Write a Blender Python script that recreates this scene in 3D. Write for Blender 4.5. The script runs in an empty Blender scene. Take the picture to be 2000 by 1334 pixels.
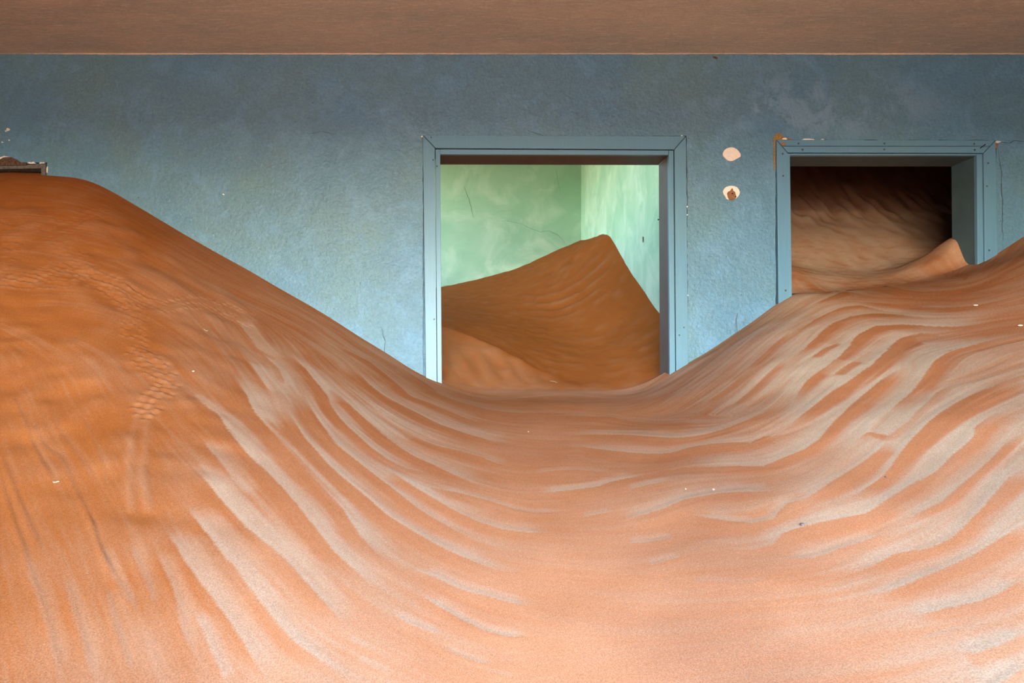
import bpy, bmesh, math, random
import numpy as np

# ------------------------------------------------------------------ camera
sc = bpy.context.scene
col = sc.collection
ZC = 1.10                       # lens height over the buried floor
WY = 3.30                       # front face of the blue wall
cam_d = bpy.data.cameras.new('camera')
cam_d.sensor_width = 36.0; cam_d.lens = 24.0
cam_d.shift_x = 0.075; cam_d.shift_y = 0.0455
cam_d.clip_start = 0.02
cam = bpy.data.objects.new('camera', cam_d); col.objects.link(cam)
cam.location = (0, 0, ZC); cam.rotation_euler = (math.radians(90), 0, 0)
sc.camera = cam

# ------------------------------------------------------------------ world, sun, exposure
world = bpy.data.worlds.new('sky'); sc.world = world; world.use_nodes = True
wn = world.node_tree; wn.nodes.clear()
sky = wn.nodes.new('ShaderNodeTexSky'); sky.sky_type = 'NISHITA'
sky.sun_disc = False; sky.sun_elevation = math.radians(52); sky.sun_rotation = math.radians(20)
sky.dust_density = 0.25; sky.air_density = 1.0
bg = wn.nodes.new('ShaderNodeBackground'); bg.inputs['Strength'].default_value = 1.5
wo = wn.nodes.new('ShaderNodeOutputWorld')
wn.links.new(sky.outputs[0], bg.inputs[0]); wn.links.new(bg.outputs[0], wo.inputs[0])
sun_d = bpy.data.lights.new('sun', 'SUN'); sun_d.energy = 3.2; sun_d.angle = math.radians(0.6)
sun_d.color = (1.0, 0.93, 0.82)
sun = bpy.data.objects.new('sun', sun_d); col.objects.link(sun)
from mathutils import Vector
sun.rotation_euler = Vector((-.25, -.55, -.80)).to_track_quat('-Z', 'Y').to_euler(); sun.location = (9, 2, 10)

# windows of the house: the rear wall of the blue room and the left wall of the green room
WIN = (-1.6, 1.8, -0.55, 1.12)         # x0, x1, z0, z1 relative to the lens, in the rear wall
REAR_Y = -2.4
GWIN = (4.7, 5.7, 1.15, 2.1)           # y0, y1, z0, z1 in the green room's left wall
GX = -1.9
def portal(name, loc, rot, sx, sy):
    d = bpy.data.lights.new(name, 'AREA'); d.shape = 'RECTANGLE'; d.size = sx; d.size_y = sy
    d.cycles.is_portal = True
    o = bpy.data.objects.new(name, d); col.objects.link(o); o.location = loc; o.rotation_euler = rot
portal('rear_window_daylight', ((WIN[0]+WIN[1])/2, REAR_Y-0.10, ZC+(WIN[2]+WIN[3])/2), (math.radians(90), 0, 0), WIN[1]-WIN[0], WIN[3]-WIN[2])
portal('green_room_window_daylight', (GX-0.10, (GWIN[0]+GWIN[1])/2, ZC+(GWIN[2]+GWIN[3])/2), (0, math.radians(-90), 0), GWIN[3]-GWIN[2], GWIN[1]-GWIN[0])

sc.view_settings.view_transform = 'Standard'
sc.view_settings.look = 'None'
sc.view_settings.exposure = 2.62
sc.view_settings.gamma = 1.0
sc.view_settings.use_curve_mapping = False

# ------------------------------------------------------------------ image points traced by eye, unprojected at assumed depths, and hand-set sand tones, metres or millimetres in plan
SAND_POINTS = [(-2.475,3.3,1.01),(-2.252,3.3,1.03),(-2.104,3.3,1.035),(-1.955,3.3,1.032),(-1.832,3.3,1.025),(-1.733,3.3,1.015),(-1.658,3.3,0.995),(-1.572,3.3,0.955),(-1.46,3.3,0.891),(-1.337,3.3,0.817),(-1.213,3.3,0.743),(-1.064,3.3,0.658),(-0.916,3.3,0.577),(-0.767,3.3,0.49),(-0.619,3.3,0.406),(-0.52,3.3,0.347),(-0.371,3.3,0.252),(-0.223,3.3,0.161),(-0.124,3.3,0.097),(-0.05,3.3,0.057),(0.03,3.3,0.025),(0.124,3.3,-0.005),(0.248,3.3,-0.02),(0.495,3.3,-0.022),(0.743,3.3,-0.025),(0.941,3.3,-0.017),(1.02,3.3,0.002),(1.089,3.3,0.037),(1.129,3.3,0.064),(1.213,3.3,0.116),(1.312,3.3,0.173),(1.453,3.3,0.267),(1.535,3.3,0.322),(1.658,3.3,0.411),(1.725,3.3,0.448),(1.856,3.3,0.458),(1.98,3.3,0.463),(2.104,3.3,0.473),(2.228,3.3,0.49),(2.351,3.3,0.512),(2.475,3.3,0.545),(2.562,3.3,0.577),(2.628,3.3,0.601),(2.71,3.3,0.646),(2.846,3.3,0.733),(3.044,3.3,0.837),(-1.875,2.5,0.58),(-1.5,2.0,0.25),(-1.125,1.5,-0.07),(-0.75,1.0,-0.32),(-1.849,2.9,0.79),(-1.594,2.5,0.52),(-1.275,2.0,0.19),(-1.084,1.7,-0.0),(-0.956,1.5,-0.11),(-0.765,1.2,-0.255),(-0.574,0.9,-0.385),(-0.446,0.7,-0.45),(-1.37,2.9,0.7),(-1.181,2.5,0.43),(-0.945,2.0,0.125),(-0.803,1.7,-0.04),(-0.709,1.5,-0.14),(-0.567,1.2,-0.275),(-0.425,0.9,-0.4),(-0.331,0.7,-0.47),(-0.87,2.9,0.41),(-0.75,2.5,0.22),(-0.6,2.0,0.01),(-0.45,1.5,-0.19),(-0.36,1.2,-0.31),(-0.27,0.9,-0.43),(-0.326,2.9,0.12),(-0.281,2.5,0.0),(-0.225,2.0,-0.14),(-0.169,1.5,-0.28),(-0.135,1.2,-0.37),(-0.101,0.9,-0.47),(-0.079,0.7,-0.54),(0.109,2.9,-0.06),(0.094,2.5,-0.12),(0.075,2.0,-0.215),(0.056,1.5,-0.33),(0.045,1.2,-0.41),(0.034,0.9,-0.5),(0.544,2.9,-0.065),(0.469,2.5,-0.13),(0.375,2.0,-0.225),(0.281,1.5,-0.335),(0.225,1.2,-0.415),(0.169,0.9,-0.505),(0.131,0.7,-0.57),(0.979,2.9,-0.02),(0.844,2.5,-0.1),(0.675,2.0,-0.2),(0.506,1.5,-0.315),(0.405,1.2,-0.4),(0.304,0.9,-0.49),(1.414,2.9,0.23),(1.219,2.5,0.08),(0.975,2.0,-0.09),(0.731,1.5,-0.24),(0.585,1.2,-0.335),(0.439,0.9,-0.44),(0.341,0.7,-0.51),(1.958,2.9,0.33),(1.688,2.5,0.165),(1.35,2.0,-0.02),(1.013,1.5,-0.19),(0.81,1.2,-0.295),(0.608,0.9,-0.4),(2.501,2.9,0.55),(2.156,2.5,0.34),(1.725,2.0,0.1),(1.294,1.5,-0.12),(1.035,1.2,-0.24),(0.776,0.9,-0.365),(0.604,0.7,-0.45),(2.306,2.5,0.4),(1.845,2.0,0.14),(1.384,1.5,-0.08),(-2.0,-0.2,-0.66),(-2.0,-2.3,-0.66),(-1.0,-0.2,-0.66),(-1.0,-2.3,-0.66),(0.0,-0.2,-0.66),(0.0,-2.3,-0.66),(1.0,-0.2,-0.66),(1.0,-2.3,-0.66),(2.0,-0.2,-0.66),(2.0,-2.3,-0.66)]
GREEN_POINTS = [(0.058,6.4,0.95),(0.48,6.4,1.042),(0.816,6.4,1.142),(1.104,6.4,1.277),(1.368,6.4,1.387),(-1.4,6.4,0.8),(-1.2,4.8,0.5),(-1.2,3.8,0.3),(-0.5,3.7,0.2),(-0.5,4.6,0.5),(-0.5,6.4,0.9),(1.368,5.846,1.293),(1.368,5.365,1.195),(1.368,5.095,1.024),(1.368,4.8,0.828),(1.368,4.449,0.621),(1.368,4.145,0.445),(0.052,3.46,0.016),(0.26,3.46,-0.016),(0.519,3.46,-0.016),(0.779,3.46,-0.018),(1.038,3.46,-0.005),(1.142,3.46,0.042),(1.238,3.75,0.191),(1.363,3.95,0.35),(0.037,4.1,0.363),(0.374,3.84,0.19),(0.657,3.65,0.044),(0.506,4.5,0.398),(0.919,4.9,0.581),(0.608,5.4,0.721),(0.195,5.2,0.616),(1.142,4.35,0.385),(1.029,3.92,0.171),(0.856,3.68,0.055)]
BROWN_POINTS = [(1.736,3.32,0.451),(1.868,3.32,0.461),(1.992,3.32,0.466),(2.117,3.32,0.476),(2.241,3.32,0.493),(2.366,3.32,0.515),(2.49,3.32,0.548),(2.577,3.32,0.58),(2.644,3.32,0.605),(2.626,3.44,0.756),(2.562,3.45,0.688),(2.491,3.46,0.631),(2.361,3.46,0.576),(2.206,3.46,0.545),(1.946,3.46,0.54),(1.829,3.46,0.566),(2.827,3.75,0.765),(2.672,3.75,0.703),(2.391,3.75,0.655),(2.053,3.75,0.669),(2.119,3.98,0.86),(2.388,3.98,0.86),(2.716,3.98,0.86),(3.039,3.98,0.86),(2.263,4.25,1.052),(2.55,4.25,1.052),(2.901,4.25,1.052),(3.245,4.25,1.052),(2.396,4.5,1.249),(2.7,4.5,1.249),(3.071,4.5,1.249),(3.436,4.5,1.249),(2.529,4.75,1.507),(2.85,4.75,1.507),(3.242,4.75,1.507),(3.627,4.75,1.507),(2.636,4.95,1.737),(2.97,4.95,1.737),(3.378,4.95,1.737),(3.779,4.95,1.737),(3.3,3.6,0.68),(4.5,3.6,0.8),(4.6,4.4,1.15),(4.7,4.95,1.75),(1.5,3.6,0.62),(1.5,4.4,1.1),(1.5,4.95,1.75)]
RIPPLES = [(85,85,5,[(-668,1864,145,107),(-613,1816,146,108),(-569,1788,133,98),(-526,1716,116,86),(-472,1648,120,89),(-442,1616,122,90),(-411,1584,118,87),(-380,1551,113,82),(-354,1521,108,79),(-322,1485,101,75),(-299,1457,96,73),(-272,1423,92,70),(-247,1392,89,68),(-219,1355,85,65),(-194,1324,83,64),(-167,1298,82,63),(-144,1276,77,60),(-115,1241,75,58),(-80,1220,75,58)]),(80,90,5,[(-639,2131,148,116),(-593,2047,136,107),(-552,1975,124,99),(-499,1874,125,101),(-436,1805,129,105),(-402,1764,123,100),(-370,1723,118,96),(-325,1665,111,91),(-297,1630,107,88),(-265,1591,101,84),(-239,1559,95,80),(-197,1503,82,71),(-179,1459,71,62),(-159,1415,73,63),(-133,1378,74,63),(-108,1348,73,62),(-71,1311,71,61),(-34,1296,70,60)]),(75,95,5,[(-452,2024,99,113),(-406,1936,92,106),(-353,1838,89,102),(-309,1776,87,99),(-268,1716,82,95),(-235,1681,81,93),(-205,1650,77,90),(-183,1628,75,87),(-144,1590,69,82),(-108,1543,66,79),(-62,1510,64,78),(-20,1475,61,74),(25,1439,59,70),(52,1421,57,68),(78,1404,56,66),(113,1381,53,64),(158,1361,52,62),(206,1366,51,62)]),(70,90,4.5,[(-416,2168,95,101),(-367,2054,87,94),(-318,1951,86,92),(-267,1872,87,92),(-209,1807,82,86),(-177,1769,78,82),(-150,1735,74,78),(-117,1695,70,74),(-86,1662,65,70),(-50,1615,61,66),(-7,1573,58,63),(39,1532,55,61),(83,1499,53,59),(121,1479,52,58),(152,1468,52,56)]),(65,95,4,[(-558,2576,127,87),(-528,2512,138,94),(-464,2446,136,92),(-408,2346,124,83),(-356,2249,111,74),(-325,2168,98,65),(-293,2092,99,67),(-260,2043,102,69),(-227,2004,99,68),(-175,1930,95,64),(-131,1882,95,63),(-80,1848,94,62),(-45,1852,95,62),(-7,1859,96,63)]),(60,90,4,[(-146,1797,71,78),(-107,1789,69,76),(-65,1746,63,69),(-32,1715,59,66),(14,1667,55,61),(62,1618,51,57),(109,1583,49,56),(154,1559,49,55),(189,1551,49,55),(226,1545,50,55),(260,1543,50,55),(293,1543,51,56)]),(50,80,3.5,[(-16,1757,48,60),(26,1753,47,60),(67,1744,46,59),(105,1731,45,58),(140,1713,44,56),(169,1689,42,54),(194,1667,41,54),(241,1647,41,54),(268,1648,41,54),(299,1651,41,54),(331,1653,41,54)]),(60,100,4,[(-352,2359,137,102),(-282,2268,128,94),(-221,2170,117,86),(-166,2087,110,82),(-114,2022,106,80),(-66,1967,104,78),(-15,1935,103,77),(36,1898,99,73),(70,1866,94,69),(103,1835,92,67),(156,1810,88,65)]),(50,100,4,[(-325,2758,162,116),(-282,2677,159,115),(-242,2605,163,117),(-181,2539,167,117),(-122,2495,169,118),(-55,2445,166,116),(9,2379,162,111),(70,2342,161,108),(129,2293,150,102),(194,2251,140,98),(241,2235,136,97),(291,2217,131,97)]),(35,90,4,[(-90,2176,70,95),(-40,2137,68,93),(16,2113,67,92),(79,2106,67,91),(140,2067,63,87),(181,2012,59,82),(223,1984,58,80)]),(35,90,3,[(-470,2984,102,82),(-410,2972,109,86),(-355,2962,116,91),(-279,2973,129,100),(-218,2910,134,98),(-143,2796,132,94),(-91,2693,127,92),(-20,2690,140,96),(49,2633,130,90),(115,2555,112,85),(187,2496,105,81)]),(25,70,3,[(-163,3199,94,125),(-90,3172,107,144),(-23,3069,126,149),(33,2974,133,147),(109,2909,130,147),(190,2808,122,124),(245,2769,112,115),(308,2734,100,107),(355,2719,94,104),(405,2709,88,102),(455,2697,84,101),(505,2684,81,99),(555,2671,80,98),(598,2657,79,95),(670,2590,73,90)]),(20,50,2.5,[(36,3209,76,131),(97,3217,79,136),(177,3146,94,142),(258,3075,102,141),(333,3115,95,145),(415,3161,89,148),(481,3191,87,150),(542,3215,89,151),(601,3225,91,154),(665,3222,91,159),(716,3210,92,167),(770,3186,101,182),(817,3141,120,190)]),(45,50,2.5,[(-785,2649,93,54),(-707,2536,89,54),(-630,2434,94,57),(-555,2387,97,58)]),(60,50,2.5,[(-630,2271,147,36),(-573,2181,138,33),(-518,2092,128,31),(-493,2056,126,31)]),(50,50,2.5,[(-604,2405,116,44),(-531,2319,103,39),(-474,2179,80,30)]),(20,20,1,[(-577,1811,9,9),(-541,1790,9,9),(-503,1766,9,9),(-462,1734,9,9),(-420,1699,9,9)]),(55,50,2.5,[(-562,1630,66,29),(-504,1561,62,27),(-472,1520,58,24),(-442,1480,57,24),(-412,1449,56,24),(-383,1420,55,24)]),(85,80,5,[(-542,1507,87,71),(-489,1449,82,67),(-452,1411,79,66),(-415,1375,78,65),(-387,1348,77,65),(-362,1324,77,65),(-337,1303,76,64),(-313,1282,73,62),(-286,1257,70,59),(-260,1231,67,56),(-236,1206,64,54),(-213,1183,62,53),(-191,1160,60,51),(-172,1142,59,51),(-143,1118,61,52),(-105,1115,62,53)]),(75,75,5,[(-512,1366,73,48),(-484,1337,72,47),(-456,1307,70,45),(-423,1273,68,44),(-393,1241,66,42),(-369,1216,64,41),(-346,1193,61,39),(-321,1165,58,38),(-297,1139,56,37),(-277,1117,55,36),(-259,1098,54,35),(-242,1080,53,35),(-225,1064,54,36),(-204,1050,55,36),(-182,1038,55,36),(-158,1025,54,36),(-135,1015,54,36),(-106,1012,54,36)]),(70,70,5,[(-509,1276,58,37),(-473,1230,55,35),(-439,1185,53,34),(-416,1160,54,34),(-392,1135,54,34),(-371,1115,53,34),(-350,1095,52,33),(-330,1074,50,32),(-311,1054,48,31),(-293,1035,47,30),(-278,1017,46,30),(-250,985,44,29),(-231,962,43,28)]),(70,50,3.5,[(-384,1077,29,16),(-355,1041,28,16),(-331,1005,26,15),(-305,971,26,15),(-286,945,25,14)]),(35,30,5,[(-498,1206,38,18),(-477,1178,36,17),(-458,1152,36,17),(-440,1130,35,17),(-422,1103,32,16),(-407,1075,31,15),(-391,1045,30,15),(-378,1020,30,15),(-350,982,30,14)]),(25,30,5,[(-545,1210,25,12),(-516,1170,24,12),(-479,1122,23,11),(-458,1093,22,11),(-438,1063,21,10)]),(25,30,5,[(-590,1201,25,13),(-559,1156,24,13),(-535,1127,25,13),(-509,1099,25,13),(-486,1076,25,13),(-462,1054,25,13)]),(25,30,5,[(-537,1102,25,10),(-511,1064,24,10),(-495,1040,24,10),(-478,1016,23,9),(-460,992,23,9),(-443,968,22,9),(-427,944,22,9),(-411,922,21,9)]),(22,30,6,[(-609,1113,29,10),(-590,1087,29,10),(-571,1063,28,10),(-554,1040,27,9),(-537,1017,27,9),(-520,996,26,9),(-504,975,26,9),(-483,943,25,9),(-462,913,24,8)]),(22,30,6,[(-700,1152,31,10),(-671,1119,30,10),(-645,1088,29,10),(-620,1060,28,9),(-598,1035,27,9),(-578,1010,26,9),(-558,986,25,9),(-539,960,25,9),(-519,934,24,8),(-501,908,24,8)]),(12,50,9,[(-927,1455,14,14),(-888,1409,14,13),(-850,1365,13,13),(-815,1325,13,12),(-778,1284,12,12),(-743,1245,12,12),(-713,1211,12,12),(-680,1175,12,11),(-653,1146,11,11)]),(10,50,9,[(-1060,1703,16,16),(-1017,1654,15,15),(-977,1608,14,14),(-938,1564,14,13),(-901,1520,13,13),(-865,1477,13,13),(-830,1437,13,13),(-796,1402,14,14),(-765,1371,14,14),(-734,1341,13,13)]),(10,40,5,[(-971,1704,14,14),(-924,1640,14,14),(-877,1580,14,14),(-843,1543,16,16),(-808,1506,16,16),(-771,1469,16,15),(-734,1431,15,15),(-697,1392,15,14),(-661,1355,14,14)]),(10,40,5,[(-868,1654,18,17),(-824,1605,17,16),(-782,1555,15,14),(-740,1498,13,13),(-703,1443,12,12),(-676,1398,11,11),(-651,1357,11,11)]),(10,30,5,[(-1261,1977,44,33),(-1182,1946,44,32),(-1132,1921,42,30),(-1079,1892,40,29)]),(10,30,7,[(-1257,2121,46,39),(-1232,2145,47,40),(-1202,2166,48,41),(-1159,2175,49,41),(-1112,2181,50,43)]),(10,50,9,[(-871,1367,11,12),(-836,1325,10,12),(-803,1285,10,11),(-773,1249,10,11),(-743,1214,9,11),(-716,1182,9,11),(-692,1153,9,10),(-667,1120,9,10),(-647,1092,8,10)]),(10,40,7,[(-832,1500,13,13),(-798,1457,13,12),(-765,1416,12,12),(-734,1378,12,12),(-702,1340,12,12),(-671,1303,12,11),(-643,1271,11,11),(-612,1234,11,11),(-586,1202,11,10)]),(8,40,7,[(-940,1587,12,14),(-898,1538,12,14),(-857,1494,14,17),(-819,1468,17,20),(-781,1447,18,21)]),(10,40,12,[(-656,1286,11,10),(-625,1245,10,10),(-597,1206,10,10),(-573,1175,10,10),(-546,1143,10,10),(-524,1117,10,10)]),(70,50,3.5,[(-41,1340,44,48),(0,1329,42,46),(22,1315,40,44),(45,1300,39,43),(69,1291,39,43),(92,1285,38,42),(126,1270,37,41),(153,1259,37,41),(182,1247,37,40)]),(85,50,4,[(-28,1265,34,38),(-14,1246,35,39),(21,1221,33,38),(54,1195,32,37),(84,1176,31,36),(120,1164,31,34),(145,1162,30,34),(172,1161,30,34)]),(65,40,3,[(-75,1185,26,22),(-43,1168,26,22),(-10,1159,26,22),(10,1154,26,22)]),(60,40,3,[(9,1123,20,18),(31,1110,19,17),(63,1099,19,17),(94,1092,18,17)]),(50,30,2,[(-139,1090,17,12),(-122,1083,17,12),(-105,1081,17,12)]),(40,30,2,[(-126,1048,20,11),(-104,1044,20,11),(-86,1040,20,11),(-69,1029,19,10)]),(35,30,2,[(73,1080,12,9),(101,1074,12,9),(128,1067,11,9)]),(75,60,3.5,[(266,1772,44,68),(302,1783,44,69),(339,1791,45,70),(371,1798,45,70),(434,1810,47,72),(481,1834,51,76),(526,1849,55,81),(583,1859,60,87)]),(50,30,2.5,[(353,1621,29,28),(393,1636,30,29),(431,1642,30,29)]),(35,30,2.5,[(275,1927,39,41),(321,1944,41,42),(366,1954,42,44),(411,1949,43,45),(450,1937,44,45),(503,1916,45,46)]),(60,90,4,[(407,2169,79,116),(461,2195,81,119),(517,2156,77,113),(561,2126,74,109),(594,2100,70,105),(629,2072,66,103),(662,2043,63,103),(692,2020,61,104),(750,2011,62,96),(794,1975,59,89),(832,1927,54,81),(864,1873,50,77),(916,1882,49,74),(965,1854,48,72),(1020,1864,50,71)]),(25,80,3,[(413,2620,61,110),(465,2632,60,114),(515,2642,60,116),(591,2629,58,112),(664,2610,56,109),(716,2517,52,108),(763,2434,58,109),(798,2369,58,100),(831,2289,48,85),(856,2209,41,74),(878,2133,36,65)]),(45,85,3.5,[(405,2345,67,91),(465,2344,68,90),(526,2340,71,91),(572,2332,74,92),(617,2317,77,93),(653,2296,77,91),(698,2225,68,81),(725,2181,62,75),(754,2139,58,71),(784,2105,56,69),(815,2077,55,68),(848,2059,55,67),(886,2050,56,66),(939,2051,60,68),(995,2070,62,76),(1063,2125,56,80)]),(75,100,4,[(624,1849,114,75),(673,1853,111,77),(698,1828,102,73),(722,1797,96,70),(747,1771,91,68),(771,1746,87,66),(792,1715,84,64),(814,1693,83,63),(875,1717,77,59),(937,1736,72,55),(1000,1779,64,47),(1092,1870,72,50),(1151,1924,91,62),(1218,1986,94,72),(1286,2047,87,73),(1346,2094,85,66),(1445,2167,103,71),(1519,2206,141,89),(1509,2159,109,73)]),(60,50,3,[(498,1764,38,42),(557,1776,41,45),(616,1774,43,47)]),(80,70,4,[(425,1582,55,76),(477,1597,55,76),(528,1607,57,75),(562,1620,60,78),(596,1631,65,84),(636,1615,67,85),(672,1602,69,86),(694,1579,68,84),(719,1550,67,81),(741,1530,67,79),(778,1525,67,80)]),(80,60,4,[(580,1540,44,59),(597,1501,42,59),(624,1449,41,57),(654,1414,40,57),(697,1408,37,52),(748,1448,38,50),(779,1458,47,58),(811,1466,50,61)]),(85,90,5,[(564,1367,48,76),(581,1344,47,75),(608,1314,47,76),(651,1315,43,72),(685,1342,42,70),(720,1349,45,75),(749,1350,46,75),(783,1351,47,75),(808,1350,48,75),(833,1350,48,74),(857,1352,45,68),(917,1389,48,72),(955,1411,53,79),(996,1436,56,87),(1039,1460,57,92),(1082,1484,54,90),(1125,1514,51,86),(1167,1544,51,88),(1210,1569,52,88),(1247,1591,43,70),(1292,1635,56,83),(1358,1664,80,108),(1398,1664,87,117),(1446,1669,90,128)]),(60,40,3,[(411,1472,40,38),(436,1468,40,38),(462,1463,40,39),(490,1463,41,39),(519,1462,40,39)]),(50,40,3,[(425,1366,29,27),(461,1367,30,28),(499,1373,31,29)]),(35,30,2,[(467,1271,17,16),(501,1260,17,17),(518,1240,16,16),(537,1218,16,15),(554,1208,16,15),(572,1201,17,15),(591,1195,17,15)]),(65,50,3.5,[(640,1254,37,42),(660,1243,36,42),(683,1237,35,41),(712,1242,33,39),(743,1252,33,39),(774,1259,32,39),(802,1266,32,37),(844,1279,32,37)]),(30,30,2,[(541,1145,11,11),(560,1139,11,11),(579,1134,11,11),(613,1128,11,11)]),(40,90,2.5,[(1691,3105,51,53),(1822,3172,97,61),(2003,3338,40,150),(2016,3200,136,94)]),(50,90,3,[(1501,2818,56,56),(1619,2917,60,66),(1716,2980,55,65),(1832,3034,61,66),(1889,3031,66,70),(1909,2977,60,71),(1928,2908,60,82),(1952,2841,68,84),(1966,2759,70,76)]),(60,100,3,[(1273,2479,86,59),(1323,2519,87,65),(1401,2596,80,69),(1483,2675,74,63),(1556,2747,82,65),(1655,2833,98,79),(1760,2897,106,93),(1846,2905,112,103),(1885,2887,113,109),(1914,2845,117,110),(1924,2763,124,98),(1929,2673,115,86),(1941,2599,104,80),(1953,2529,94,76)]),(70,100,3.5,[(1056,2040,77,53),(1104,2103,69,53),(1167,2189,62,49),(1235,2269,67,52),(1294,2316,78,58),(1358,2363,87,62),(1436,2435,97,69),(1523,2523,91,75),(1659,2662,102,75),(1762,2722,145,95),(1835,2688,155,97),(1856,2628,139,91),(1870,2557,125,89),(1884,2491,117,89),(1900,2433,114,90),(1921,2399,112,89),(1945,2371,109,87),(1968,2334,106,84),(1990,2298,104,83)]),(75,100,4,[(904,1854,62,57),(956,1886,62,56),(1009,1923,68,56),(1067,1975,81,63),(1129,2038,85,76),(1190,2091,82,80),(1247,2135,77,75),(1358,2213,79,70),(1460,2285,91,76),(1621,2444,107,109),(1746,2544,109,111),(1800,2529,119,113),(1810,2437,115,120),(1838,2415,116,117),(1873,2399,115,113)]),(75,100,4,[(1207,1827,66,53),(1309,1928,82,72),(1416,2018,69,65),(1499,2099,72,62),(1596,2183,108,83),(1684,2241,140,110),(1742,2231,137,114),(1777,2222,133,113),(1812,2208,128,112),(1842,2185,124,109),(1871,2160,121,107)]),(70,90,3,[(1028,1703,48,32),(1111,1756,60,38),(1135,1712,57,36),(1223,1767,55,34),(1317,1850,65,41),(1413,1926,68,49),(1474,1957,74,52),(1489,1942,76,53)]),(80,100,5,[(788,1419,54,57),(815,1420,56,58),(843,1423,56,58),(897,1441,56,59),(957,1484,53,58),(1004,1524,48,56),(1056,1570,46,53),(1112,1621,46,52),(1166,1670,54,59),(1253,1736,75,75),(1324,1776,94,92),(1402,1814,101,106),(1472,1839,100,113),(1545,1861,101,117),(1578,1861,103,118),(1610,1858,102,118)]),(60,90,4,[(754,1437,34,44),(796,1460,38,47),(842,1489,42,51),(894,1524,44,56),(948,1562,44,58),(997,1598,42,56),(1042,1630,42,55),(1112,1682,44,57)]),(75,90,4,[(860,1288,40,27),(900,1303,42,29),(938,1317,46,30),(994,1339,48,32),(1053,1378,48,33),(1093,1405,49,34),(1133,1431,49,35),(1191,1470,48,35),(1262,1517,45,34),(1303,1536,49,33),(1343,1551,55,35)]),(75,90,5,[(678,1155,39,41),(711,1163,40,43),(744,1174,40,44),(782,1191,39,45),(816,1205,41,49),(855,1200,41,48),(883,1202,40,45),(915,1211,38,41),(950,1230,34,37),(987,1256,35,38),(1029,1285,39,41),(1072,1318,41,44),(1115,1350,45,48),(1154,1378,54,59),(1221,1409,57,63)]),(80,80,5,[(677,1092,37,42),(704,1095,39,43),(734,1101,39,44),(769,1112,40,45),(805,1125,41,47),(840,1134,41,48),(873,1142,40,47),(906,1152,39,46),(937,1163,38,44),(986,1184,39,45),(1016,1197,42,46),(1049,1211,45,49)]),(85,70,5,[(711,1032,41,42),(730,1033,41,43),(749,1033,42,43),(768,1034,43,44),(787,1034,43,45),(807,1033,43,45),(825,1034,41,43),(868,1046,39,42),(896,1057,37,40),(927,1070,37,40)]),(40,30,2,[(698,980,16,11),(729,982,17,11),(749,984,17,12),(770,987,17,12)]),(85,60,4,[(717,944,40,29),(741,936,39,28),(777,942,37,26),(802,950,36,26),(830,959,37,26)]),(85,60,4,[(700,872,30,17),(723,877,28,16),(749,887,27,15),(779,900,28,16)]),(60,90,2,[(1342,2455,56,31),(1452,2547,62,37),(1539,2601,62,38)]),(60,90,2,[(1305,2256,51,38),(1394,2323,61,43),(1466,2366,75,51)]),(40,70,2,[(1147,2550,86,48),(1254,2654,87,58),(1362,2752,76,50),(1459,2820,87,49)]),(50,70,2.5,[(963,2253,90,52),(1014,2291,82,48),(1066,2330,72,42),(1127,2383,65,36),(1186,2433,67,35),(1276,2503,89,42)]),(40,60,2,[(954,2447,69,50),(1040,2475,64,43),(1086,2497,64,41),(1135,2522,68,41)]),(20,70,2.5,[(1855,3091,54,63),(1918,3065,53,64),(1974,3025,49,61),(2003,2981,45,57),(2024,2924,44,60),(2036,2857,46,66),(2039,2783,48,66),(2040,2709,48,62),(2047,2649,46,59),(2071,2590,44,56),(2105,2551,43,53),(2143,2532,43,52),(2186,2523,42,53)]),(20,60,2.5,[(2208,3345,112,143),(2184,3199,106,106),(2173,3084,78,80),(2178,2993,61,69),(2199,2915,55,66),(2226,2854,52,65),(2259,2828,51,64),(2304,2819,50,63),(2368,2815,50,62),(2440,2817,52,62)])]
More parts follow.
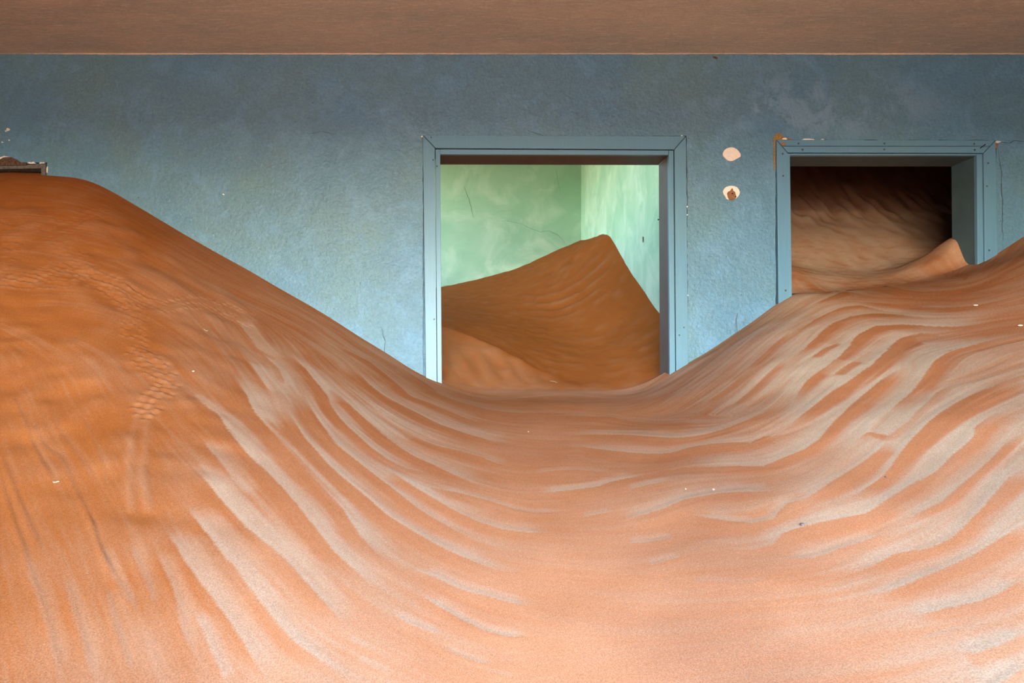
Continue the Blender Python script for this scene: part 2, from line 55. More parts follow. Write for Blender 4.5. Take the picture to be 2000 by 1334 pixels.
FLOW_GUIDES = [[(-1583,3248),(-1516,3240),(-1455,3240),(-1391,3244),(-1316,3250),(-1257,3255),(-1191,3259),(-1120,3258),(-1045,3255),(-971,3249),(-901,3246),(-835,3248),(-770,3249),(-705,3247),(-640,3244),(-575,3243),(-511,3244),(-444,3246),(-372,3244),(-301,3238),(-233,3234),(-172,3236),(-121,3238),(-31,3248),(29,3258)],[(-1509,2874),(-1434,2854),(-1367,2848),(-1306,2854),(-1248,2869),(-1190,2886),(-1132,2901),(-1071,2914),(-1009,2926),(-948,2939),(-886,2954),(-825,2974),(-764,2998),(-702,3021),(-638,3037),(-570,3040),(-511,3029),(-451,3007),(-390,2975),(-330,2935),(-271,2891),(-213,2845)],[(-1727,2709),(-1677,2735),(-1625,2760),(-1563,2779),(-1508,2787),(-1449,2795),(-1391,2809),(-1339,2834)],[(-1327,2081),(-1286,2092),(-1246,2104),(-1205,2114),(-1161,2121),(-1114,2122),(-1062,2116),(-1006,2106),(-950,2093),(-896,2077),(-849,2058),(-781,2009),(-722,1947),(-665,1887)],[(1000,3175),(1103,3243),(1191,3240),(1266,3242),(1347,3237),(1422,3229),(1494,3236),(1565,3245),(1633,3251)],[(893,2645),(964,2706),(1033,2756),(1100,2793),(1165,2824),(1235,2860),(1311,2901),(1391,2954),(1478,3031),(1586,3099),(1670,3136)],[(125,1108),(152,1109),(180,1108),(208,1107),(235,1105),(262,1103),(289,1101),(316,1098),(342,1095),(368,1090),(393,1085),(418,1078),(442,1071),(465,1063),(488,1056),(512,1050),(535,1045),(559,1040),(583,1036)],[(283,1259),(310,1254),(335,1247),(359,1239),(384,1230),(411,1217),(434,1204),(457,1188),(480,1171),(503,1154),(526,1139),(548,1124)],[(2333,2880),(2445,2955),(2631,3113),(2753,3192)],[(-714,1119),(-679,1082),(-647,1048),(-617,1016),(-595,990),(-575,964),(-554,939),(-534,913)],[(-1165,1828),(-1109,1769),(-1055,1712),(-998,1651),(-940,1587),(-891,1532),(-840,1474),(-789,1417),(-742,1363),(-699,1312)]]
TRACKS = [(-1546,2681),(-1524,2708),(-1559,2797),(-1497,2640),(-1489,2669),(-1521,2753),(-1470,2610),(-1456,2650),(-1475,2716),(-1437,2581),(-1425,2613),(-1447,2693),(-1405,2549),(-1384,2569),(-1407,2644),(-1370,2511),(-1356,2545),(-1343,2481),(-1314,2492),(-1332,2570),(-1303,2430),(-1292,2472),(-1308,2540),(-1276,2408),(-1269,2446),(-1280,2514),(-1241,2370),(-1236,2415),(-1259,2490),(-1218,2417),(-1237,2475),(-1183,2348),(-1186,2404),(-1209,2469),(-1151,2339),(-1159,2398),(-1194,2467),(-1132,2337),(-1138,2401),(-1169,2463),(-1113,2323),(-1114,2378),(-1138,2449),(-1080,2312),(-1085,2373),(-1065,2306),(-1056,2355),(-1077,2427),(-1039,2268),(-1028,2312),(-1036,2374),(-1030,2263),(-1007,2275),(-1001,2312),(-989,2223),(-976,2275),(-984,2164),(-964,2181),(-956,2230),(-966,2129),(-929,2170),(-949,2087),(-923,2096),(-907,2122),(-892,2033),(-890,2089),(-890,1987),(-873,2011),(-876,2059),(-855,1946),(-846,1983),(-860,2038),(-830,1928),(-819,1966),(-837,2025),(-802,1901),(-796,1950),(-811,2002),(-778,1893),(-768,1926),(-778,1982),(-755,1870),(-743,1896),(-744,1944),(-729,1853),(-711,1882),(-752,1846),(-723,1820),(-701,1816),(-749,1813),(-724,1774),(-752,1779),(-725,1741),(-696,1725),(-750,1739),(-722,1708),(-699,1692),(-749,1711),(-728,1682),(-704,1666),(-1408,2201),(-1419,2235),(-1454,2286),(-1390,2210),(-1409,2256),(-1441,2292),(-1377,2222),(-1385,2258),(-1414,2290),(-1361,2219),(-1377,2262),(-1407,2297),(-1345,2229),(-1358,2269),(-1325,2237),(-1339,2278),(-1385,2326),(-1326,2287),(-1295,2254),(-1316,2300),(-1340,2324),(-1278,2265),(-1302,2319),(-1331,2352),(-1271,2278),(-1285,2330),(-1311,2357),(-1257,2296),(-1270,2334),(-1305,2377),(-1237,2299),(-1292,2395),(-1230,2316),(-1242,2364),(-1278,2397),(-1231,2373),(-1258,2412),(-1222,2394),(-1246,2430),(-1191,2354),(-1204,2408),(-1226,2431),(-1174,2359),(-1182,2415),(-1208,2444),(-1160,2370),(-1166,2406),(-1147,2376),(-1150,2412),(-1170,2455),(-1122,2358),(-1128,2398),(-1141,2454),(-1108,2398),(-1131,2462),(-1084,2392),(-1104,2440),(-1062,2347),(-1059,2363),(-1084,2432),(-1043,2325),(-1049,2377),(-1063,2423),(-1012,2325),(-1025,2376),(-1043,2426),(-998,2319),(-1003,2380),(-1020,2421),(-976,2376),(-1004,2432),(-969,2395),(-985,2441),(-940,2357),(-950,2412),(-969,2445),(-924,2380),(-940,2424),(-963,2468),(-911,2405),(-927,2477),(-952,2501),(-902,2450),(-915,2509),(-943,2532),(-894,2478),(-909,2545),(-934,2593),(-880,2502),(-894,2575),(-924,2597),(-872,2523),(-879,2596),(-910,2642),(-861,2598),(-891,2681),(-843,2566),(-838,2626),(-862,2691),(-816,2549),(-815,2619),(-843,2702),(-798,2586),(-797,2649),(-833,2731),(-775,2591),(-784,2659),(-809,2737),(-756,2608),(-786,2744),(-737,2603),(-766,2750),(-714,2628),(-721,2711),(-742,2795),(-1672,2629),(-1700,2690),(-1740,2719),(-1660,2645),(-1674,2687),(-1724,2731),(-1636,2645),(-1633,2677),(-1647,2723),(-1697,2772),(-1603,2670),(-1636,2734),(-1677,2781),(-1596,2687),(-1647,2790),(-1580,2698),(-1591,2740),(-1626,2791),(-1550,2691),(-1569,2745),(-1604,2799),(-1532,2707),(-1584,2802),(-1562,2809),(-1537,2809),(-1464,2718),(-1480,2780),(-1439,2745),(-1469,2800),(-1493,2818),(-1438,2793),(-1469,2851),(-1502,2868),(-1436,2840),(-1463,2892),(-1496,2921),(-1433,2859),(-1456,2924),(-1496,2965),(-1429,2915),(-1455,2975),(-1487,3002),(-1421,2940),(-1459,3022),(-1478,3029),(-1430,3011),(-1488,3103),(-1463,2312),(-1498,2361),(-1517,2366),(-1479,2364),(-1488,2423),(-1524,2461),(-1531,2444),(-1507,2474),(-1528,2498),(-1548,2487),(-1551,2547),(-1571,2553),(-1564,2503),(-1594,2598),(-1602,2589),(-1587,2544),(-1648,2639),(-1625,2590),(-1337,2268),(-1354,2305),(-1370,2303),(-1335,2303),(-1356,2333),(-1335,2327),(-1357,2371),(-1373,2366),(-1335,2352),(-1370,2388),(-1331,2374),(-1341,2402),(-1368,2427),(-1329,2398),(-1333,2424),(-1361,2445),(-1310,2394),(-1347,2466),(-1298,2408),(-1298,2432),(-1323,2459),(-1287,2409),(-1275,2421),(-1297,2451),(-1257,2411),(-1255,2427),(-1236,2405),(-1236,2432),(-1257,2452)]
FURROWS = [[(-736,1699),(-721,1650),(-707,1604),(-692,1558),(-678,1522),(-665,1486),(-650,1451),(-636,1419),(-622,1388),(-607,1358),(-592,1329),(-578,1301)],[(-715,1709),(-698,1661),(-681,1614),(-664,1567),(-651,1531),(-637,1495),(-624,1459),(-610,1426),(-594,1395),(-579,1365),(-563,1336),(-548,1309)]]
SPOTS = {'twig_left': (-759,1367),'pebble': (728,1354),'flake_a': (2058,2599),'flake_b': (1923,2243),'chip_a': (665,1631),'chip_b': (-794,2362),'chip_c': (-705,1990),'chip_d': (618,1684),'seed': (986,1493),'peb2': (550,2208),'chip_e': (326,2389)}
TONE_POINTS = [(-1802,3003,0,0),(-1268,2114,0,0),(-975,1625,0,5),(-760,1267,0,5),(-610,1017,2,6),(-547,911,8,20),(-1305,2900,0,0),(-948,2107,0,0),(-709,1576,0,0),(-585,1300,2,8),(-494,1098,6,10),(-419,930,15,35),(-1015,3008,10,5),(-694,2153,10,10),(-557,1652,8,8),(-425,1260,12,18),(-328,972,22,45),(-659,2927,15,10),(-479,2203,45,20),(-359,1652,40,40),(-271,1244,40,60),(-219,1005,35,80),(-329,2924,25,20),(-253,2248,40,30),(-185,1645,40,50),(-130,1158,25,80),(21,2838,10,30),(15,1976,15,40),(11,1489,20,70),(8,1079,15,90),(417,2778,5,40),(307,2045,5,50),(248,1656,8,70),(197,1313,8,90),(161,1075,8,100),(802,2674,10,40),(600,2002,10,50),(448,1493,12,80),(324,1081,10,100),(1106,2587,35,40),(933,2073,35,50),(720,1600,25,70),(574,1276,15,90),(459,1019,12,90),(1654,2940,50,30),(1344,2327,85,50),(1169,1948,85,60),(921,1536,50,70),(761,1268,30,80),(578,964,15,90),(2071,2907,5,20),(1597,2241,80,50),(1226,1634,90,70),(973,1297,70,80),(811,1081,40,80),(681,907,25,90),(2422,2858,20,20),(1912,2256,10,30),(1689,1993,50,50),(1400,1652,80,60),(1133,1337,85,80),(843,995,60,90),(751,886,70,90)]  # sand colours; lower left deepened, painting shade into a strongly lit slope


# ------------------------------------------------------------------ helpers
rng = np.random.default_rng(11)
random.seed(4)
def srgb(r, g, b):
    f = lambda c: (c/255/12.92) if c/255 <= .04045 else ((c/255+.055)/1.055)**2.4
    return (f(r), f(g), f(b), 1)
def new_mat(name, rough=0.9, spec=0.2):
    m = bpy.data.materials.new(name); m.use_nodes = True
    nt = m.node_tree; b = nt.nodes['Principled BSDF']
    b.inputs['Roughness'].default_value = rough; b.inputs['Specular IOR Level'].default_value = spec
    return m, nt, b
def N(nt, t, **kw):
    n = nt.nodes.new(t)
    for k, v in kw.items():
        if k in n.inputs: n.inputs[k].default_value = v
        else: setattr(n, k, v)
    return n
def ramp(nt, src, stops):
    r = nt.nodes.new('ShaderNodeValToRGB'); e = r.color_ramp.elements
    while len(e) < len(stops): e.new(.5)
    for i, (p, c) in enumerate(stops):
        e[i].position = p; e[i].color = c if len(c) == 4 else (*c, 1)
    nt.links.new(src, r.inputs[0]); return r.outputs[0]
def mix(nt, fac, a, b, blend='MIX'):
    m = nt.nodes.new('ShaderNodeMix'); m.data_type = 'RGBA'; m.blend_type = blend
    for sock, v in ((m.inputs[0], fac), (m.inputs[6], a), (m.inputs[7], b)):
        if hasattr(v, 'is_output'): nt.links.new(v, sock)
        else: sock.default_value = v
    return m.outputs[2]
def coords(nt, scale=(1, 1, 1)):
    g = nt.nodes.new('ShaderNodeNewGeometry'); mp = nt.nodes.new('ShaderNodeMapping')
    mp.inputs['Scale'].default_value = scale
    nt.links.new(g.outputs['Position'], mp.inputs[0]); return mp.outputs[0]
def noise(nt, vec, scale, detail=4, rough=.6, dist=0):
    n = N(nt, 'ShaderNodeTexNoise', Scale=scale, Detail=detail, Roughness=rough, Distortion=dist)
    nt.links.new(vec, n.inputs['Vector']); return n.outputs['Fac']
def bump(nt, bsdf, hs, dist):
    prev = None
    for h, (s, d) in zip(hs, dist):
        bp = N(nt, 'ShaderNodeBump', Strength=s, Distance=d); nt.links.new(h, bp.inputs['Height'])
        if prev is not None: nt.links.new(prev, bp.inputs['Normal'])
        prev = bp.outputs[0]
    nt.links.new(prev, bsdf.inputs['Normal'])
def plain(name, c, rough=.9, spec=.2, var=.25, scale=40):
    m, nt, b = new_mat(name, rough, spec)
    n = noise(nt, coords(nt), scale, 5)
    dark = tuple(x*(1-var) for x in c[:3])+(1,); lite = tuple(min(1, x*(1+var)) for x in c[:3])+(1,)
    nt.links.new(ramp(nt, n, [(.3, dark), (.7, lite)]), b.inputs['Base Color'])
    bump(nt, b, [n], [(.3, .002)])
    return m

def tag(o, label=None, cat=None, kind=None, group=None):
    if label: o['label'] = label
    if cat: o['category'] = cat
    if kind: o['kind'] = kind
    if group: o['group'] = group
    return o
def obj(name, bm, mat, parent=None, smooth=False):
    me = bpy.data.meshes.new(name); bm.normal_update(); bm.to_mesh(me); bm.free()
    if smooth:
        for p in me.polygons: p.use_smooth = True
    me.materials.append(mat)
    o = bpy.data.objects.new(name, me); col.objects.link(o)
    if parent: o.parent = parent
    return o
def empty(name, loc=(0, 0, 0)):
    o = bpy.data.objects.new(name, None); col.objects.link(o); o.empty_display_size = .1
    return o
def box(name, x0, x1, y0, y1, z0, z1, mat, parent=None):
    bm = bmesh.new(); r = bmesh.ops.create_cube(bm, size=1)
    for v in r['verts']:
        v.co = ((x0+x1)/2+v.co.x*(x1-x0), (y0+y1)/2+v.co.y*(y1-y0), (z0+z1)/2+v.co.z*(z1-z0))
    return obj(name, bm, mat, parent)
# image pixels on the blue wall's plane: 404 to the metre, counted from the image corner, zeroed at the vanishing point
def pix_x(u): return (u-850)/404.04
def pix_z(v): return ZC+(758-v)/404.04
def prism(name, pts, y0, y1, mat, parent=None, bev=.0012):
    bm = bmesh.new()
    lo = [bm.verts.new((pix_x(u), y0, pix_z(v))) for u, v in pts]
    hi = [bm.verts.new((pix_x(u), y1, pix_z(v))) for u, v in pts]
    bm.faces.new(lo); bm.faces.new(hi[::-1])
    n = len(pts)
    for i in range(n): bm.faces.new((lo[i], hi[i], hi[(i+1) % n], lo[(i+1) % n]))
    bmesh.ops.recalc_face_normals(bm, faces=bm.faces)
    if bev:
        es = [e for e in bm.edges if abs(e.verts[0].co.y-y0) < 1e-6 and abs(e.verts[1].co.y-y0) < 1e-6]
        bmesh.ops.bevel(bm, geom=es, offset=bev, segments=2, affect='EDGES', profile=.5)
    return obj(name, bm, mat, parent)
def blob_pts(u, v, ru, rv, n=22, jit=.12, rot=0):
    out = []
    for i in range(n):
        a = 2*math.pi*i/n; r = 1+random.uniform(-jit, jit)
        x, y = ru*r*math.cos(a), rv*r*math.sin(a)
        out.append((u+x*math.cos(rot)-y*math.sin(rot), v+x*math.sin(rot)+y*math.cos(rot)))
    return out
def ribbon(name, pts, w, mat, parent, place, proud=.0006):
    """a thin crack: narrow strip standing hardly proud of the surface; place(u, v, lift) gives the 3D point"""
    fine = []
    for (a, b), (c, d) in zip(pts[:-1], pts[1:]):
        m = max(2, int(math.hypot(c-a, d-b)/6))
        for k in range(m):
            t = k/m; fine.append((a+(c-a)*t+random.uniform(-1.2, 1.2), b+(d-b)*t+random.uniform(-1.2, 1.2)))
    fine.append(pts[-1])
    bm = bmesh.new(); prev = None
    for i, (u, v) in enumerate(fine):
        a = fine[max(0, i-1)]; b = fine[min(len(fine)-1, i+1)]
        dx, dy = b[0]-a[0], b[1]-a[1]; L = math.hypot(dx, dy) or 1
        ww = w*(.25+.75*math.sin(math.pi*(i+.5)/len(fine)))*random.uniform(.5, 1.2)
        nx, ny = -dy/L*ww/2, dx/L*ww/2
        cur = [bm.verts.new(place(u+nx, v+ny, 0)), bm.verts.new(place(u, v, proud)), bm.verts.new(place(u-nx, v-ny, 0))]
        if prev:
            bm.faces.new((prev[0], prev[1], cur[1], cur[0])); bm.faces.new((prev[1], prev[2], cur[2], cur[1]))
        prev = cur
    return obj(name, bm, mat, parent)
def tube(name, pts, radii, mat, parent=None, seg=7):
    bm = bmesh.new(); rings = []
    for i, p in enumerate(pts):
        a = np.array(pts[max(0, i-1)]); b = np.array(pts[min(len(pts)-1, i+1)])
        t = (b-a)/np.linalg.norm(b-a); up = np.array((0, 1, 0)) if abs(t[1]) < .8 else np.array((1, 0, 0))
        s = np.cross(t, up); s /= np.linalg.norm(s); u = np.cross(s, t)
        rings.append([bm.verts.new(tuple(np.array(p)+radii[i]*(math.cos(2*math.pi*k/seg)*s+math.sin(2*math.pi*k/seg)*u))) for k in range(seg)])
    for A, B in zip(rings[:-1], rings[1:]):
        for k in range(seg): bm.faces.new((A[k], A[(k+1) % seg], B[(k+1) % seg], B[k]))
    bm.faces.new(rings[0][::-1]); bm.faces.new(rings[-1])
    bmesh.ops.recalc_face_normals(bm, faces=bm.faces)
    return obj(name, bm, mat, parent, True)

# ------------------------------------------------------------------ materials
def make_sand():
    m, nt, b = new_mat('sand', 1.0, 0.05)
    at = lambda nm: N(nt, 'ShaderNodeAttribute', attribute_name=nm).outputs['Fac']
    v = coords(nt)
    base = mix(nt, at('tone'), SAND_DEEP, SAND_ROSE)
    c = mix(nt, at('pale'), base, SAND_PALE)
    g1 = noise(nt, v, 420, 2, .7); g2 = noise(nt, v, 950, 1, .5); g3 = noise(nt, v, 9, 4, .6)
    c = mix(nt, 1.0, c, ramp(nt, g1, [(.3, (.76, .74, .72)), (.7, (1.24, 1.25, 1.26))]), 'MULTIPLY')
    c = mix(nt, 1.0, c, ramp(nt, g2, [(.3, (.88, .87, .86)), (.7, (1.12, 1.13, 1.14))]), 'MULTIPLY')
    c = mix(nt, 1.0, c, ramp(nt, g3, [(.3, (.95, .93, .91)), (.7, (1.05, 1.06, 1.07))]), 'MULTIPLY')
    nt.links.new(c, b.inputs['Base Color'])
    bump(nt, b, [g1, g2], [(.25, .0012), (.2, .0008)])
    return m
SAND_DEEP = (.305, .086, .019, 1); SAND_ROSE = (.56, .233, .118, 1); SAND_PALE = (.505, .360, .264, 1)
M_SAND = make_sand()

def make_blue(name, plaster):
    m, nt, b = new_mat(name, .42 if plaster else .38, .42)
    v = coords(nt)
    big = noise(nt, v, 1.6, 5, .62, .4); mid = noise(nt, v, 7, 5, .65, .8); fine = noise(nt, v, 95, 4, .65)
    A = (.100, .205, .305, 1); B = (.148, .285, .440, 1); Cc = (.122, .218, .258, 1)
    c = mix(nt, ramp(nt, big, [(.35, (0, 0, 0)), (.65, (1, 1, 1))]), A, Cc)
    if plaster:
        c = mix(nt, ramp(nt, mid, [(.48, (0, 0, 0)), (.70, (.6, .6, .6))]), c, B)
        c = mix(nt, 1, c, ramp(nt, fine, [(.3, (.84, .85, .86)), (.65, (1.10, 1.09, 1.08))]), 'MULTIPLY')
        vo = N(nt, 'ShaderNodeTexVoronoi', Scale=34.0, feature='DISTANCE_TO_EDGE'); 
        wv = nt.nodes.new('ShaderNodeVectorMath'); wv.operation = 'ADD'
        nz = N(nt, 'ShaderNodeTexNoise', Scale=30.0, Detail=3.0); sv = nt.nodes.new('ShaderNodeVectorMath'); sv.operation = 'SCALE'; sv.inputs['Scale'].default_value = .05
        nt.links.new(v, nz.inputs['Vector']); nt.links.new(nz.outputs['Color'], sv.inputs[0]); nt.links.new(v, wv.inputs[0]); nt.links.new(sv.outputs[0], wv.inputs[1])
        nt.links.new(wv.outputs[0], vo.inputs['Vector'])
        crk = ramp(nt, vo.outputs['Distance'], [(.0, (1, 1, 1)), (.045, (0, 0, 0))])
        where = ramp(nt, noise(nt, v, 3.1, 4, .6), [(.5, (0, 0, 0)), (.62, (.55, .55, .55))])
        cm = mix(nt, 1, crk, where, 'MULTIPLY')
        c = mix(nt, cm, c, (.10, .15, .19, 1))
        bump(nt, b, [noise(nt, v, 62, 4, .6), noise(nt, v, 14, 3, .6)], [(.75, .006), (.35, .012)])
        el = nt.nodes.new('ShaderNodeVectorMath'); el.operation = 'MULTIPLY_ADD'
        el.inputs[1].default_value = (1/.75, 0, 1/.20); el.inputs[2].default_value = (-pix_x(1600)/.75, 0, -pix_z(205)/.20)
        nt.links.new(v, el.inputs[0]); ln = nt.nodes.new('ShaderNodeVectorMath'); ln.operation = 'LENGTH'; nt.links.new(el.outputs[0], ln.inputs[0])
        worn = mix(nt, 1, ramp(nt, ln.outputs['Value'], [(.45, (1, 1, 1)), (1.0, (0, 0, 0))]), ramp(nt, noise(nt, v, 6.5, 6, .7, .5), [(.48, (0, 0, 0)), (.58, (.75, .75, .75))]), 'MULTIPLY')
        c = mix(nt, worn, c, (.19, .31, .43, 1))
        sp = noise(nt, v, 70, 1, .4)
        c = mix(nt, ramp(nt, sp, [(.77, (0, 0, 0)), (.80, (.8, .8, .8))]), c, (.06, .06, .055, 1))
    else:
        c = mix(nt, .35, c, (.135, .280, .415, 1))
        gr = noise(nt, coords(nt, (60, 60, 2.5)), 3, 4, .6)
        c = mix(nt, 1, c, ramp(nt, gr, [(.3, (.93, .93, .93)), (.7, (1.06, 1.06, 1.06))]), 'MULTIPLY')
        bump(nt, b, [gr, noise(nt, v, 120, 3, .6)], [(.12, .002), (.15, .001)])
    nt.links.new(c, b.inputs['Base Color'])
    return m
M_BLUE = make_blue('blue_painted_plaster', True)
M_WOOD = make_blue('blue_painted_wood', False)
M_BLUE2 = plain('plain_blue_plaster', (.10, .205, .290, 1), .6, .3, .1, 6)
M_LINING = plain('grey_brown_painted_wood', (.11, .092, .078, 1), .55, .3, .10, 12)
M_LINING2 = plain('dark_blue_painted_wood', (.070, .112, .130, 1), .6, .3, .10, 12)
M_GREY = plain('weathered_grey_wood', (.13, .115, .105, 1), .9, .2, .35, 70)
M_DARK = plain('doorway_dark', (.025, .02, .017, 1), .95, .1, .3, 30)  # near-black colour for the painted shade inside the third doorway
M_PLASTER = plain('bare_pink_plaster', (.84, .70, .61, 1), .95, .1, .06, 60)
M_CHIP = plain('white_plaster', (.78, .70, .62, 1), .95, .1, .10, 60)
M_BRICK = plain('exposed_brown_mortar', (.115, .065, .045, 1), 1, .05, .5, 90)
M_RUST = plain('ochre_stain', (.30, .17, .06, 1), 1, .05, .35, 120)
M_PLUG = plain('wooden_wall_plug', (.24, .115, .06, 1), .9, .1, .25, 90)
M_HOLE = plain('shadow_hole', (.02, .012, .01, 1), 1, 0, .2, 40)
M_CRACK = plain('crack_dirt', (.07, .085, .085, 1), 1, .05, .3, 60)
M_GCRACK = plain('crack_dirt_green', (.22, .34, .25, 1), 1, .05, .3, 60)
M_STRAW = plain('dry_straw', (.46, .33, .22, 1), .8, .2, .15, 90)
M_STEM = plain('dry_stem', (.16, .11, .08, 1), .9, .1, .2, 90)
M_STONE = plain('purple_grey_stone', (.16, .11, .12, 1), .9, .2, .3, 200)
M_SHELL = plain('pale_shell', (.78, .68, .58, 1), .6, .3, .08, 100)

def make_ceiling():
    m, nt, b = new_mat('brown_brushed_ceiling', .9, .1)
    st = noise(nt, coords(nt, (5, 60, 30)), 3.2, 6, .7, .5); big = noise(nt, coords(nt, (1, 4, 1)), 1.7, 4, .6, .5)
    c = ramp(nt, big, [(.35, (.49, .41, .325)), (.65, (.63, .475, .355))])
    c = mix(nt, ramp(nt, st, [(.50, (0, 0, 0)), (.70, (.8, .8, .8))]), c, (.86, .70, .52, 1))
    fine = noise(nt, coords(nt, (90, 260, 100)), 1, 3, .6)
    c = mix(nt, 1, c, ramp(nt, fine, [(.3, (.86, .86, .86)), (.7, (1.14, 1.14, 1.14))]), 'MULTIPLY')
    nt.links.new(c, b.inputs['Base Color']); bump(nt, b, [st, fine], [(.4, .004), (.3, .002)])
    return m
M_CEIL = make_ceiling()
M_BEAD = plain('tan_plaster_bead', (.70, .52, .38, 1), .95, .1, .15, 50)
def make_green():
    m, nt, b = new_mat('green_limewash', .85, .2)
    v = coords(nt)
    n1 = noise(nt, v, 2.2, 5, .6, .8); n2 = noise(nt, coords(nt, (1, 1.5, 1.0)), 3.2, 5, .62, .6)
    c = mix(nt, ramp(nt, n1, [(.35, (0, 0, 0)), (.68, (1, 1, 1))]), (.33, .55, .38, 1), (.43, .63, .45, 1))
    c = mix(nt, ramp(nt, n2, [(.48, (0, 0, 0)), (.66, (.75, .75, .75))]), c, (.56, .72, .56, 1))
    nt.links.new(c, b.inputs['Base Color']); bump(nt, b, [noise(nt, v, 30, 4, .6)], [(.15, .006)])
    return m
M_GREEN = make_green()
M_GROUND = plain('outdoor_sand', (.58, .33, .17, 1), 1, .05, .08, 2)

# ------------------------------------------------------------------ walls
def wall_mesh(bm, axis, a0, a1, z0, z1, d0, d1, holes, step=0, wob=0, jit=0):
    """slab with rectangular openings. axis 'x': spans x, thickness in y (d0 is the room face); axis 'y': spans y, thickness in x"""
    As = {a0, a1}; Zs = {z0, z1}
    for h in holes:
        for s_, lim, vals in ((As, (a0, a1), h[:2]), (Zs, (z0, z1), h[2:])):
            for q in vals:
                if lim[0] < q < lim[1]: s_.add(q)
    def dens(s_):
        s_ = sorted(s_); out = []
        for p, q in zip(s_[:-1], s_[1:]):
            n = max(1, int(round((q-p)/step))) if step else 1
            out += [p+(q-p)*k/n for k in range(n)]
        return out+[s_[-1]]
    A = dens(As); Z = dens(Zs)
    def solid(i, j):
        if not (0 <= i < len(A)-1 and 0 <= j < len(Z)-1): return False
        a = (A[i]+A[i+1])/2; z = (Z[j]+Z[j+1])/2
        return not any(h[0] < a < h[1] and h[2] < z < h[3] for h in holes)
    cache = {}
    def V(i, j, s_):
        k = (i, j, s_)
        if k not in cache:
            a, z = A[i], Z[j]; d = (d0, d1)[s_]
            edge = any((abs(a-h[0]) < 1e-6 or abs(a-h[1]) < 1e-6) and h[2]-1e-6 <= z <= h[3]+1e-6 or abs(z-h[3]) < 1e-6 and h[0]-1e-6 <= a <= h[1]+1e-6 for h in holes)
            if edge and jit:
                r = random.Random(i*7919+j); a += r.uniform(-jit, jit); z += r.uniform(-jit, jit)
            if wob and s_ == 0: d += wob*(math.sin(a*3.1+z*2.3)+.7*math.sin(a*7.3-z*5.1+1)+.5*math.sin(a*13+z*11+2))
            cache[k] = bm.verts.new((a, d, z) if axis == 'x' else (d, a, z))
        return cache[k]
    for i in range(len(A)-1):
        for j in range(len(Z)-1):
            if not solid(i, j): continue
            bm.faces.new((V(i, j, 0), V(i+1, j, 0), V(i+1, j+1, 0), V(i, j+1, 0)))
            bm.faces.new((V(i, j, 1), V(i, j+1, 1), V(i+1, j+1, 1), V(i+1, j, 1)))
            for (di, dj), (p, q) in (((-1, 0), ((i, j), (i, j+1))), ((1, 0), ((i+1, j+1), (i+1, j))), ((0, -1), ((i+1, j), (i, j))), ((0, 1), ((i, j+1), (i+1, j+1)))):
                if not solid(i+di, j+dj):
                    bm.faces.new((V(*p, 0), V(*p, 1), V(*q, 1), V(*q, 0)))
CEIL = ZC+1.616
LX, RX = -2.75, 3.15
def R4(u0, u1, v0): return (pix_x(u0), pix_x(u1), -.2, pix_z(v0))
bm = bmesh.new()
wall_mesh(bm, 'x', LX-.15, RX+.15, -.1, CEIL+.3, WY, WY+.03, [R4(826, 1341, 265.5), R4(1515, 1945.5, 273.6), R4(-140, 92, 317.5)], .03, .0009, .0022)
wall_mesh(bm, 'x', LX-.15, 4.95, -.1, CEIL+1.0, WY+.03, WY+.145, [R4(849, 1317, 291), R4(1536, 1919, 299), R4(-130, 88.5, 322)])
bmesh.ops.recalc_face_normals(bm, faces=bm.faces)
wall_front = tag(obj('wall_front', bm, M_BLUE), 'blue painted plaster wall with three half buried doorways', 'wall', 'structure')
def shell(name, mat, label, slabs, cat='wall'):
    bm = bmesh.new()
    for s_ in slabs: wall_mesh(bm, *s_)
    bmesh.ops.recalc_face_normals(bm, faces=bm.faces)
    return tag(obj(name, bm, mat), label, cat, 'structure')
shell('wall_left', M_BLUE2, 'blue plaster side wall left of the view', [('y', REAR_Y-.2, WY, -.1, CEIL+.3, LX, LX-.15, [])])
shell('wall_right', M_BLUE2, 'blue plaster side wall right of the view', [('y', REAR_Y-.2, WY, -.1, CEIL+.3, RX, RX+.15, [])])
shell('wall_rear', M_BLUE2, 'blue plaster wall with the window behind the viewpoint', [('x', LX, RX, -.1, CEIL+.3, REAR_Y, REAR_Y-.2, [(WIN[0], WIN[1], ZC+WIN[2], ZC+WIN[3])])])
def slab(name, x0, x1, y0, y1, z0, z1, mat, label, cat):
    return tag(box(name, x0, x1, y0, y1, z0, z1, mat), label, cat, 'structure')
slab('ceiling', LX-.15, RX+.15, REAR_Y-.2, WY-.001, CEIL, CEIL+.2, M_CEIL, 'brown brush painted ceiling above the blue wall', 'ceiling')
slab('floor', LX-.15, RX+.15, REAR_Y-.2, 6.6, -.12, -.02, M_GROUND, 'house floor buried under the sand', 'floor')
bm = bmesh.new(); prev = None          # ragged pale bead of plaster where ceiling meets wall
for i in range(420):
    x = LX+(RX-LX)*i/419; h = .0028+.0022*random.random(); d = .004+.003*random.random(); s_ = .0012*math.sin(x*2.1)+.0008*math.sin(x*5.3)
    cur = [bm.verts.new(p) for p in ((x, WY-.0015-d, CEIL+.001), (x, WY-.002-d*.6, CEIL-h*.7+s_), (x, WY+.003, CEIL-h+s_))]
    if prev:
        bm.faces.new((prev[0], prev[1], cur[1], cur[0])); bm.faces.new((prev[1], prev[2], cur[2], cur[1]))
    prev = cur
tag(obj('trim_1', bm, M_BEAD), 'thin pale plaster bead between ceiling and blue wall', 'trim', 'structure')
